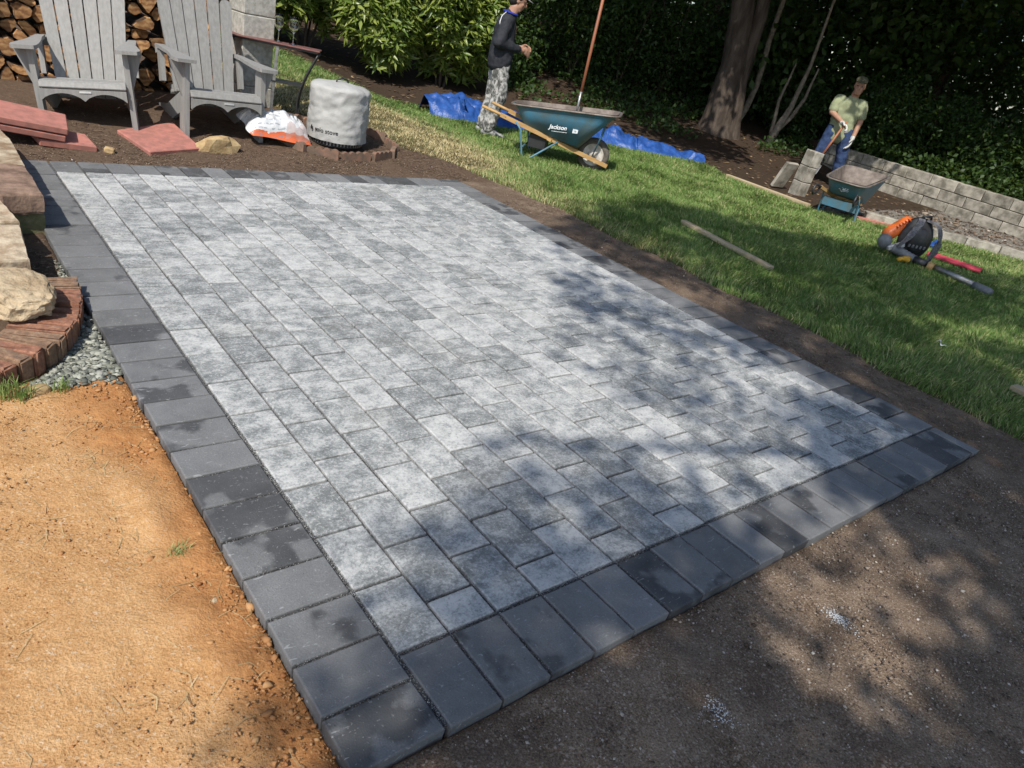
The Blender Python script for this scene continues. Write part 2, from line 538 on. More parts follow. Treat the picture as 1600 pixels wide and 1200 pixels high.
MAT['shoe'] = simple("grey_trainers", (.33, .33, .32), (.10, .10, .10), 22, .7, .25)
def camo():
    m, nt, b = new_mat("grey_camouflage_cloth")
    v = coords(nt, 'Object', 0, (1.5, 1.5, 1))
    n = noise(nt, v, 15, 3, .65, .7)
    col = ramp(nt, [(.0, (.07, .07, .068)), (.43, (.075, .075, .07)), (.44, (.22, .215, .20)), (.52, (.23, .225, .21)), (.53, (.42, .41, .385)), (1, (.48, .47, .44))], n)
    nt.links.new(col, b.inputs["Base Color"])
    b.inputs["Roughness"].default_value = .85
    bump(nt, b, noise(nt, v, 14, 3, .6), .5, .018)
    return m
MAT['camo'] = camo()
MAT['laurel'] = leafmat("laurel_leaf", (.10, .175, .028), (.32, .37, .09), .34, .34, .5)
MAT['woodleaf'] = leafmat("woodland_leaf", (.020, .046, .014), (.060, .105, .026), .26, .5, .3)
MAT['treeleaf'] = leafmat("tree_leaf", (.04, .085, .018), (.085, .14, .03), .30, .5, .35)
MAT['trunk'] = simple("tree_bark", (.105, .082, .066), (.055, .043, .035), 11, .95, .1, bmp=1.0, bscale=26, bdist=.02, stretch=(1, 1, .25), detail=8)
MAT['palebark'] = simple("pale_sapling_bark", (.26, .22, .175), (.15, .125, .10), 14, .92, .1, bmp=.6, bscale=40, bdist=.008)
def glass():
    m, nt, b = new_mat("clear_glass")
    b.inputs["Base Color"].default_value = (1, 1, 1, 1)
    b.inputs["Roughness"].default_value = .02
    b.inputs["Transmission Weight"].default_value = 1.0
    b.inputs["IOR"].default_value = 1.45
    return m
MAT['glass'] = glass()
def grassmat():
    m, nt, b = new_mat("grass_blades")
    a = nt.nodes.new("ShaderNodeAttribute")
    a.attribute_name = "dry"
    g = nt.nodes.new("ShaderNodeNewGeometry")
    green = ramp(nt, [(0, (.085, .185, .036)), (.6, (.165, .280, .062)), (1, (.31, .385, .125))], g.outputs["Random Per Island"])
    straw = ramp(nt, [(0, (.44, .35, .17)), (1, (.72, .61, .35))], g.outputs["Random Per Island"])
    col = mixc(nt, a.outputs["Fac"], green, straw)
    nt.links.new(col, b.inputs["Base Color"])
    b.inputs["Roughness"].default_value = .55
    b.inputs["Specular IOR Level"].default_value = .3
    t = nt.nodes.new("ShaderNodeBsdfTranslucent")
    nt.links.new(col, t.inputs[0])
    mx = nt.nodes.new("ShaderNodeMixShader")
    mx.inputs[0].default_value = .3
    nt.links.new(b.outputs[0], mx.inputs[1])
    nt.links.new(t.outputs[0], mx.inputs[2])
    nt.links.new(mx.outputs[0], nt.nodes["Material Output"].inputs[0])
    return m
MAT['grass'] = grassmat()
# ------------------------------------------------------------------ ground
W = 0.155
NX, NY = 19, 18                       # field columns, field rows
FX, FY = NX * W, NY * 1.5 * W         # 2.945 x 4.185
BX0, BX1, BY0, BY1 = -1.5 * W, FX + 1.5 * W, -1.5 * W, FY + 1.5 * W

def lawn_edge(y):
    return np.interp(y, [-3, 3.2, 4.3, 4.9, 5.3, 5.8, 6.1, 12], [3.62, 3.78, 3.72, 3.45, 2.98, 2.78, 2.1, 1.9])
def zones(x, y):
    n = fbm(x, y, 2.2, 4, 3) - .5
    n2 = fbm(x, y, .9, 3, 11) - .5
    d = (x - 4.5) * .322 + (y - 8.0) * .947
    e = (x - 8.83) * .77 + (y - 3.36) * .64
    lawn = sst(-.06, .06, x - lawn_edge(y) + n * .22)
    lawn = lawn * sst(.06, -.06, d - .3 + n * .5) * sst(.05, -.05, np.where(y < 3.75, e + .02, -1) + n * .2) * sst(.06, -.06, np.where(y < 3.75, -1, x - np.interp(y, [3.7, 4.3, 5.3, 6.3], [8.40, 8.42, 8.52, 9.0])) + .1 * n)
    litter = np.maximum(sst(-.1, .15, d - .3 + n * .5) * sst(2.6, 3.2, x), sst(-.03, .08, x - np.interp(y, [3.7, 4.3, 5.3, 6.3], [8.40, 8.42, 8.52, 9.0])) * sst(3.55, 3.75, y))
    path = sst(-.05, .05, e - .1) * sst(8.4, 8.6, x) * sst(3.95, 3.75, y)
    mulch = np.maximum(sst(4.3, 4.5, y), sst(3.05, 3.2, x) * .45) * (1 - lawn)
    mulch = np.maximum(mulch, sst(1.75, 1.95, y) * sst(-.15, -.25, x))
    orange = sst(-.1, -.22, x) * sst(1.72, 1.55, y + n * .3) * sst(.12, -.12, (x + .23) - .55 * (y + .23) + n * .2 - .05)
    clay = orange * np.maximum(sst(-.50, -.28, x + n * .35), sst(.62, .72, n2 + .5)) * .95
    dry = np.clip(sst(.75, 0, x - lawn_edge(y)) * (.55 + .9 * n2) * sst(1.5, 3.6, y) + sst(4.9, 3.5, x) * sst(4.4, 5.2, y) * sst(7.6, 6.2, y) * 1.25 * (.8 + 1.2 * n2) + .10 + .25 * n2, 0, 1)
    return dict(lawn=lawn, litter=litter, path=path, mulch=mulch, orange=orange, clay=clay), dry

def axis(a, b, step, mid, mstep, out):
    xs = list(np.arange(a, b, step)) + list(np.arange(b, mid, mstep))
    s = mstep
    while xs[-1] < out:
        s *= 1.22
        xs.append(xs[-1] + s)
    s = step
    while xs[0] > -out:
        s *= 1.35
        xs.insert(0, xs[0] - s)
    return np.array(xs)
gx = axis(-1.5, 4.2, .028, 15, .11, 420)
gy = axis(-1.7, 6.4, .034, 16, .13, 420)
GX, GY = np.meshgrid(gx, gy, indexing='ij')
GZ = terrain(GX, GY)
zn, _ = zones(GX, GY)
near = sst(9, 5, np.hypot(GX - 1, GY - 2))
relief = (fbm(GX, GY, 3.0, 3, 5) - .5) * .022 + (fbm(GX, GY, 16, 3, 8) - .5) * .016 * near
GZ = GZ + relief * (1 - .3 * zn['lawn'])
# crumbly lip along the left edge of the patio
lip = np.exp(-((GX + .34) / .08) ** 2) * sst(1.6, 1.3, GY)
GZ = GZ + lip * (fbm(GX, GY, 11, 4, 21) - .42) * .06 * (GX < -.24)
GZ = GZ + sst(-.24, -.5, GX) * sst(1.9, 1.5, GY) * ((fbm(GX, GY, 4.0, 4, 41) - .5) * .022)
inside = (GX > BX0 + .012) & (GX < BX1 - .012) & (GY > BY0 + .012) & (GY < BY1 - .012)
edge = (GX > BX0 - .05) & (GX < BX1 + .05) & (GY > BY0 - .05) & (GY < BY1 + .05) & ~inside
GZ = np.where(edge, np.minimum(GZ, np.where((GX > 3.1) | (GY > 4.35), -.010, -.014)), GZ)
GZ = np.where(inside, -.075, GZ)
nx_, ny_ = GX.shape
idx = np.arange(nx_ * ny_).reshape(nx_, ny_)
quads = np.stack([idx[:-1, :-1], idx[1:, :-1], idx[1:, 1:], idx[:-1, 1:]], -1).reshape(-1, 4)
gme = mesh_np("ground", np.stack([GX, GY, GZ], -1).reshape(-1, 3), quads, 4)
for k, a in zn.items():
    at = gme.attributes.new(k, 'FLOAT', 'POINT')
    at.data.foreach_set("value", a.ravel().astype(np.float32))
ground = link("ground", gme, MAT['ground'], smooth=True)
tag(ground, "bare soil, clay and lawn ground around the patio", "ground", kind="structure")

# ------------------------------------------------------------------ patio of pavers
def paver_mesh(name, sx, sy, h=.06, ch=.003):
    x, y = sx / 2, sy / 2
    vs_ = []
    for (ax, ay, az) in ((x - .002, y - .002, -h), (x, y, -ch * 1.6), (x - ch * .45, y - ch * .45, -ch * .5), (x - ch * 1.3, y - ch * 1.3, 0)):
        vs_ += [(-ax, -ay, az), (ax, -ay, az), (ax, ay, az), (-ax, ay, az)]
    fs_ = [(0, 3, 2, 1), (12, 13, 14, 15)]
    for r in range(3):
        for i in range(4):
            j = (i + 1) % 4
            fs_.append((r * 4 + i, r * 4 + j, r * 4 + 4 + j, r * 4 + 4 + i))
    me = bpy.data.meshes.new(name)
    me.from_pydata(vs_, [], fs_)
    me.update()
    return me
J = .0090
patio_mb = MB().box(((BX0 + BX1) / 2, (BY0 + BY1) / 2, -.0405), (BX1 - BX0 - .03, BY1 - BY0 - .03, .057))
patio = patio_mb.build("patio", MAT['sand'])
tag(patio, "rectangular paver patio with pale grey field and charcoal border", "patio", kind="structure")
# uneven joint sand
PM = {}
def pmesh(kind, sx, sy, var):
    k = (kind, round(sx, 4), round(sy, 4), var)
    if k not in PM:
        me = paver_mesh(kind, sx - J, sy - J)
        me.materials.append(MAT['field' if kind == 'field_paver' else 'border'])
        PM[k] = me
    return PM[k]
def put_paver(kind, cx, cy, sx, sy, jit=1.0):
    o = bpy.data.objects.new(kind, pmesh(kind, sx, sy, 0))
    C.objects.link(o)
    o.parent = patio
    o.location = (cx + random.uniform(-.0017, .0017) * jit, cy + random.uniform(-.0022, .0022) * jit, random.uniform(-.0018, .0014) * jit)
    o.rotation_euler = (rad(random.uniform(-.28, .28)), rad(random.uniform(-.28, .28)), rad(random.uniform(-.35, .35)))
    return o
cells = []
for c in range(NX):
    y = 0.0
    first = True
    while y < FY - 1e-4:
        L = 1.5 * W
        if c % 2 == 1 and first:
            L = .75 * W
        first = False
        L = min(L, FY - y)
        cells.append((c * W + W / 2, y + L / 2, W, L))
        y += L
camv = np.array([-.787, -.994, 1.407])
cells.sort(key=lambda q: ((q[0] - camv[0]) ** 2 + (q[1] - camv[1]) ** 2) / (q[2] * q[3]) ** .3)
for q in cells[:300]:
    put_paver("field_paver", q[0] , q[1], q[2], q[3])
rest = MB()
far_v, far_f = [], []
for q in cells[300:]:
    me = pmesh("field_paver", q[2], q[3], 0)
    M = Matrix.Translation((q[0] + random.uniform(-.0015, .0015), q[1] + random.uniform(-.002, .002), random.uniform(-.0015, .0012))) @ Euler((rad(random.uniform(-.25, .25)), rad(random.uniform(-.25, .25)), rad(random.uniform(-.3, .3)))).to_matrix().to_4x4()
    rest.add([v.co for v in me.vertices], [list(p.vertices) for p in me.polygons], M)
def field_far_mat():
    m = MAT['field'].copy()
    m.name = "field_paver_concrete_far"
    nt = m.node_tree
    for n in list(nt.nodes):
        if n.bl_idname == "ShaderNodeObjectInfo":
            g = nt.nodes.new("ShaderNodeNewGeometry")
            for l in list(n.outputs["Random"].links):
                nt.links.new(g.outputs["Random Per Island"], l.to_socket)
    return m
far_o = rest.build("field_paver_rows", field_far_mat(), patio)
tag(far_o, kind="stuff")
for i in range(30):                                                       # left border, full length
    put_paver("border_paver", -.75 * W - .004, (-1.5 + i + .5) * W, 1.5 * W, W, 1.3)
for i in range(20):                                                       # near border
    put_paver("border_paver", (i + .5) * W, -.75 * W - .004, W, 1.5 * W, 1.3)
put_paver("border_paver", 20.25 * W, -.75 * W - .004, W / 2, 1.5 * W)
for i in range(28):                                                       # right border
    put_paver("border_paver", FX + .75 * W + .002, (i + .5) * W, 1.5 * W, W, 1.3)
put_paver("border_paver", FX + .75 * W + .002, 28.25 * W, 1.5 * W, W / 2)
for i in range(19):                                                       # far border
    put_paver("border_paver", (i + .5) * W, FY + .75 * W + .002, W, 1.5 * W, 1.3)

# ------------------------------------------------------------------ loose grains, clods, gravel
def ico():
    bm = bmesh.new()
    bmesh.ops.create_icosphere(bm, subdivisions=1, radius=1)
    bm.verts.index_update()
    v = np.array([x.co[:] for x in bm.verts])
    f = np.array([[q.index for q in t.verts] for t in bm.faces])
    bm.free()
    return v, f
ICO_V, ICO_F = ico()
OCT_V = np.array([(1, 0, 0), (-1, 0, 0), (0, 1, 0), (0, -1, 0), (0, 0, 1), (0, 0, -1)], float)
OCT_F = np.array([(0, 2, 4), (2, 1, 4), (1, 3, 4), (3, 0, 4), (2, 0, 5), (1, 2, 5), (3, 1, 5), (0, 3, 5)])
def rotmats(n):
    q = RNG.normal(size=(n, 4))
    q /= np.linalg.norm(q, axis=1)[:, None]
    w, x, y, z = q.T
    return np.stack([np.stack([1 - 2 * (y * y + z * z), 2 * (x * y - z * w), 2 * (x * z + y * w)], -1),
                     np.stack([2 * (x * y + z * w), 1 - 2 * (x * x + z * z), 2 * (y * z - x * w)], -1),
                     np.stack([2 * (x * z - y * w), 2 * (y * z + x * w), 1 - 2 * (x * x + y * y)], -1)], 1)
def grains(name, xy, size, mat, flat=.6, zoff=None, base=None, jag=.3):
    V, F = base if base else (ICO_V, ICO_F)
    n = len(xy)
    P = V[None] * (1 + RNG.uniform(-jag, jag, (n, len(V), 1)))
    P = P * (RNG.uniform(.6, 1.3, (n, 1, 3)))
    R = rotmats(n)
    P = np.einsum('nij,nkj->nki', R, P) * size[:, None, None]
    P[:, :, 2] *= flat
    z = terrain(xy[:, 0], xy[:, 1]) if zoff is None else zoff
    P = P + np.stack([xy[:, 0], xy[:, 1], z + size * flat * .35], -1)[:, None, :]
    Fs = F[None] + (np.arange(n) * len(V))[:, None, None]
    me = mesh_np(name, P.reshape(-1, 3), Fs.reshape(-1, 3), 3)
    return link(name, me, mat)
def islmat(name, stops, rough=.92, bmp=0):
    m, nt, b = new_mat(name)
    g = nt.nodes.new("ShaderNodeNewGeometry")
    nt.links.new(ramp(nt, stops, g.outputs["Random Per Island"]), b.inputs["Base Color"])
    b.inputs["Roughness"].default_value = rough
    b.inputs["Specular IOR Level"].default_value = .2
    return m
MAT['clod'] = islmat("clay_clods", [(0, (.30, .125, .045)), (.6, (.42, .215, .09)), (1, (.48, .28, .13))])
MAT['crumb'] = islmat("soil_crumbs", [(0, (.06, .042, .031)), (.55, (.18, .135, .102)), (.85, (.30, .245, .19)), (1, (.52, .47, .41))])
MAT['sandgrain'] = islmat("joint_grit", [(0, (.05, .05, .05)), (.6, (.16, .16, .16)), (1, (.5, .5, .48))])
MAT['chip'] = islmat("green_grey_gravel", [(0, (.09, .095, .08)), (.5, (.22, .225, .185)), (1, (.42, .42, .36))])
MAT['straw'] = islmat("dry_straw", [(0, (.26, .18, .08)), (1, (.55, .44, .25))])
MAT['chipwood'] = islmat("mulch_chips", [(0, (.045, .030, .020)), (.6, (.15, .10, .066)), (1, (.34, .25, .17))])
MAT['deadleaf'] = islmat("dead_leaf", [(0, (.07, .045, .028)), (.7, (.20, .13, .075)), (1, (.42, .31, .17))])
MAT['chalk'] = islmat("white_marking_chalk", [(0, (.70, .70, .69)), (1, (.86, .86, .85))])

def uni(n, x0, x1, y0, y1):
    return np.stack([RNG.uniform(x0, x1, n), RNG.uniform(y0, y1, n)], -1)
# clay clods by the left edge
p = uni(1500, 0, 1, -.5, 1.55)
p[:, 0] = -.236 - np.abs(RNG.normal(0, .075, len(p)))
s = RNG.gamma(1.0, .0021, len(p)) + .0010
o = grains("clay_clods", p, np.minimum(s, .011), MAT['clod'], .62, jag=.55)
tag(o, "crumbly orange clay clods along the left patio edge", "clods", kind="stuff")
p = uni(9000, -1.25, -.25, -.75, 1.6)
o = grains("clay_grit", p, RNG.gamma(1.5, .0008, len(p)) + .0009, MAT['clod'], .7, base=(OCT_V, OCT_F))
tag(o, "fine tan grit strewn over the orange clay", "grit", kind="stuff")
p = np.concatenate([uni(34000, -.2, 3.0, -1.2, -.24), uni(5000, 3.19, 3.8, -.5, 4.6), uni(5000, -.2, 3.6, 4.43, 4.9)])
o = grains("soil_crumbs", p, RNG.gamma(1.3, .0010, len(p)) + .0009, MAT['crumb'], .75, base=(OCT_V, OCT_F))
tag(o, "dark brown soil crumbs around the patio", "soil crumbs", kind="stuff")
# grit swept into and over the joints near the front corner
def jpts(n):
    out = []
    for _ in range(n):
        k = random.random()
        if k < .40:                # seam between left border and field
            out.append((random.gauss(-.001, .0035), random.uniform(-.23, 1.2)))
        elif k < .70:
            out.append((random.uniform(-.01, 2.4), random.gauss(-.002, .0032)))
        elif k < .88:
            i = random.randint(0, 7)
            out.append((random.uniform(-.23, 0), (-.5 + i) * W + random.gauss(0, .003)))
        else:
            i = random.randint(1, 8)
            out.append((i * W + random.gauss(0, .0025), random.uniform(-.23, 0)))
    return np.array(out)
p = jpts(5200)
o = grains("joint_grit", p, RNG.uniform(.0008, .0019, len(p)), MAT['sandgrain'], .8, zoff=np.full(len(p), -.0035), base=(OCT_V, OCT_F))
tag(o, "grey polymeric grit along the front paver joints", "grit", kind="stuff")
p = np.array([(random.gauss(-.16, .035), random.gauss(.33, .045)) for _ in range(260)] + [(random.uniform(-.22, .6), random.uniform(-.22, -.02)) for _ in range(160)])
o = grains("spilled_grit", p, RNG.uniform(.0006, .0016, len(p)), MAT['sandgrain'], .8, zoff=np.full(len(p), .0006), base=(OCT_V, OCT_F))
tag(o, "small patch of spilled grey grit on the charcoal border", "grit", kind="stuff")
# gravel by the brick edging
g1 = []
while len(g1) < 1100:
    x, y = random.uniform(-.62, -.235), random.uniform(1.52, 2.75)
    lim = np.interp(y, [1.5, 1.62, 1.75, 1.95, 2.2, 2.45, 2.75], [-.60, -.48, -.39, -.32, -.29, -.275, -.255])
    if x > lim and (y > 1.56 + random.gauss(0, .03)):
        g1.append((x, y))
p = np.array(g1)
sz = np.where(p[:, 1] < 2.1, RNG.uniform(.005, .0155, len(p)), RNG.uniform(.003, .009, len(p)))
o = grains("gravel", p, sz, MAT['chip'], .5, jag=.75)
tag(o, "loose green grey gravel between brick edging and patio", "gravel", kind="stuff")
# straw bits
def straws(name, pts, lmin, lmax, wd, mat, lift=.004):
    n = len(pts)
    a = RNG.uniform(0, 2 * np.pi, n)
    L = RNG.uniform(lmin, lmax, n)
    d = np.stack([np.cos(a), np.sin(a), RNG.uniform(-.12, .22, n)], -1)
    q = np.stack([-np.sin(a), np.cos(a), np.zeros(n)], -1) * wd
    z = terrain(pts[:, 0], pts[:, 1]) + lift
    c = np.concatenate([pts, z[:, None]], 1)
    cv = q / wd * (RNG.uniform(-.25, .25, n) * L)[:, None]
    P = np.stack([c - d * L[:, None] / 2 - q, c - d * L[:, None] / 2 + q, c + cv + q, c + cv - q, c + d * L[:, None] / 2 + q * .5, c + d * L[:, None] / 2 - q * .5], 1)
    F = np.array([(0, 1, 2, 3), (3, 2, 4, 5)])
    Fs = F[None] + (np.arange(n) * 6)[:, None, None]
    return link(name, mesh_np(name, P.reshape(-1, 3), Fs.reshape(-1, 4), 4), mat)
o = straws("straw_bits", np.concatenate([uni(150, -1.2, -.28, -.4, 1.5), uni(150, -.45, -.25, .1, 1.3)]), .015, .09, .0008, MAT['straw'])
tag(o, "thin dry straw bits scattered on the orange clay", "straw", kind="stuff")
pm = np.concatenate([uni(9000, -.3, 3.0, 4.45, 5.6), uni(3500, 3.2, 3.85, -.4, 4.6), uni(2500, -.5, -.25, 2.0, 4.3), uni(2500, 3.0, 3.9, 4.3, 5.3)])
o = straws("mulch_chips", pm, .008, .04, .0022, MAT['chipwood'], .003)
tag(o, "shredded brown mulch between patio and chairs", "mulch", kind="stuff")
pl = []
while len(pl) < 2600:
    x, y = random.uniform(3.4, 12.5), random.uniform(4.0, 13)
    d = (x - 4.5) * .322 + (y - 8.0) * .947
    if d > .25 or (x > 8.6 and y > 4):
        pl.append((x, y))
o = straws("dead_leaves", np.array(pl), .035, .08, .017, MAT['deadleaf'], .010)
tag(o, "scattered dead leaves on the dark bank under the trees", "dead leaves", kind="stuff")
# white chalk marks on the soil
for i, (cx, cy, sx, sy, n, lb) in enumerate([(1.30, -.495, .012, .028, 420, "white chalk mark in the sunlit patch of dark soil"),
                                           (.665, -.515, .030, .022, 330, "faded white chalk mark in shaded soil nearest the camera"),
                                           (2.25, -.60, .022, .014, 130, "faint white chalk mark farthest from the camera on dark soil")]):
    p = np.stack([RNG.normal(cx, sx, n), RNG.normal(cy, sy, n)], -1)
    o = grains("chalk_mark", p, RNG.uniform(.0009, .0026, n), MAT['chalk'], .4, base=(OCT_V, OCT_F))
    tag(o, lb, "chalk mark", kind="stuff")

# ------------------------------------------------------------------ lawn
N = 330000
gxx = RNG.uniform(1.9, 10.6, int(N * 2.4))
gyy = RNG.uniform(-.7, 10.2, int(N * 2.4))
zz, dry = zones(gxx, gyy)
keep = (zz['lawn'] > RNG.uniform(.15, .9, len(gxx)))
dist = np.hypot(gxx + .79, gyy + .99)
keep &= RNG.uniform(0, 1, len(gxx)) < np.clip(6.5 / dist, .35, 1) * (1 - .45 * dry)
gxx, gyy, dry, dist = gxx[keep], gyy[keep], dry[keep], dist[keep]
n = len(gxx)
print("grass blades", n)
a = RNG.uniform(0, 2 * np.pi, n)
hgt = RNG.uniform(.030, .078, n) * (1 - .45 * dry) * (.75 + .6 * fbm(gxx, gyy, 1.3, 3, 31))
wdt = RNG.uniform(.0016, .0032, n) * np.clip(dist / 6, 1, 1.8)
fdir = a * 0 + fbm(gxx, gyy, 2.4, 2, 77) * 12
lean = RNG.uniform(.15, .75, n) + .5 * dry
la = np.where(RNG.uniform(0, 1, n) < .55, fdir, RNG.uniform(0, 6.28, n))
base = np.stack([gxx, gyy, terrain(gxx, gyy) - .004], -1)
side = np.stack([np.cos(a), np.sin(a), 0 * a], -1) * wdt[:, None]
ld = np.stack([np.cos(la), np.sin(la), 0 * a], -1)
mid = base + ld * (hgt * lean * .35)[:, None] + np.array([0, 0, 1.]) * (hgt * .62)[:, None]
tip = base + ld * (hgt * lean * 1.15)[:, None] + np.array([0, 0, 1.]) * (hgt * (1 - .30 * lean))[:, None]
P = np.stack([base - side, base + side, mid + side * .8, mid - side * .8, tip], 1)
vi = (np.arange(n) * 5)[:, None]
tris = np.concatenate([vi + np.array([[0, 1, 2]]), vi + np.array([[0, 2, 3]]), vi + np.array([[3, 2, 4]])], 0)
gm = mesh_np("lawn_grass", P.reshape(-1, 3), tris, 3)
at = gm.attributes.new("dry", 'FLOAT', 'POINT')
dv = np.clip(dry + RNG.normal(0, .16, n), 0, 1)
at.data.foreach_set("value", np.repeat(np.where(RNG.uniform(0, 1, n) < dv, np.minimum(1, .55 + dv * .5), dv * .3), 5).astype(np.float32))
lawn = link("lawn_grass", gm, MAT['grass'])
tag(lawn, "green lawn with dry straw patches beyond the patio", "grass", kind="stuff")
# stray tufts
def tuft(x, y, n, h, label, dryv=.2, z=None):
    mb = MB()
    for _ in range(n):
        an = random.uniform(0, 6.28)
        l = random.uniform(.2, 1.0)
        hh = h * random.uniform(.5, 1.1)
        bx, by = random.gauss(0, .014), random.gauss(0, .014)
        w_ = random.uniform(.0009, .0018)
        c, s_ = math.cos(an), math.sin(an)
        m0 = Vector((bx + c * l * hh * .35, by + s_ * l * hh * .35, hh * .62))
        t0 = Vector((bx + c * l * hh * 1.0, by + s_ * l * hh * 1.0, hh * .85))
        sd = Vector((-s_ * w_, c * w_, 0))
        b0 = Vector((bx, by, -.005))
        mb.add([b0 - sd, b0 + sd, m0 + sd * .8, m0 - sd * .8, t0], [(0, 1, 2, 3), (3, 2, 4)])
    me = mb.me("grass_tuft", recalc=False)
    at_ = me.attributes.new("dry", 'FLOAT', 'POINT')
    at_.data.foreach_set("value", np.full(len(me.vertices), dryv, np.float32))
    o = link("grass_tuft", me, MAT['grass'], loc=(x, y, tz(x, y) if z is None else z))
    return tag(o, label, "grass tuft", "stray grass tufts")
tuft(-.335, .57, 70, .035, "small grass tuft in clay clods beside the charcoal border", .35)
tuft(-.44, 1.53, 40, .05, "small green tuft beside the oval yellow stone", .05)
tuft(-.55, 1.50, 60, .08, "grass tuft at the foot of the brick edging", .05)
tuft(-.60, 1.52, 60, .08, "tall grass tuft by the brick edging at the left edge", .1)

# ------------------------------------------------------------------ foliage helper
def leaf_mesh(name, P, L, Wd, nrm=None, fold=.25, axis_=None):
    """P (n,3) bases; diamond leaves of length L, width Wd"""
    n = len(P)
    d = RNG.normal(size=(n, 3)) if axis_ is None else axis_
    d = d / np.linalg.norm(d, axis=1)[:, None]
    r = RNG.normal(size=(n, 3)) if nrm is None else nrm
    s = np.cross(d, r)
    s = s / (np.linalg.norm(s, axis=1)[:, None] + 1e-9)
    u = np.cross(s, d)
    L = np.broadcast_to(L, (n,))[:, None]
    Wd = np.broadcast_to(Wd, (n,))[:, None]
    m = P + d * L * .45
    V = np.stack([P, m + s * Wd / 2 + u * Wd * fold, P + d * L - u * L * .06, m - s * Wd / 2 + u * Wd * fold], 1)
    F = np.array([[0, 1, 2], [0, 2, 3]])
    Fs = F[None] + (np.arange(n) * 4)[:, None, None]
    return mesh_np(name, V.reshape(-1, 3), Fs.reshape(-1, 3), 3)
def clump_pts(n, c, r, shell=.55):
    v = RNG.normal(size=(n, 3))
    v /= np.linalg.norm(v, axis=1)[:, None]
    rr = (shell + (1 - shell) * RNG.uniform(0, 1, n) ** .7)
    return np.asarray(c) + v * rr[:, None] * np.asarray(r), v
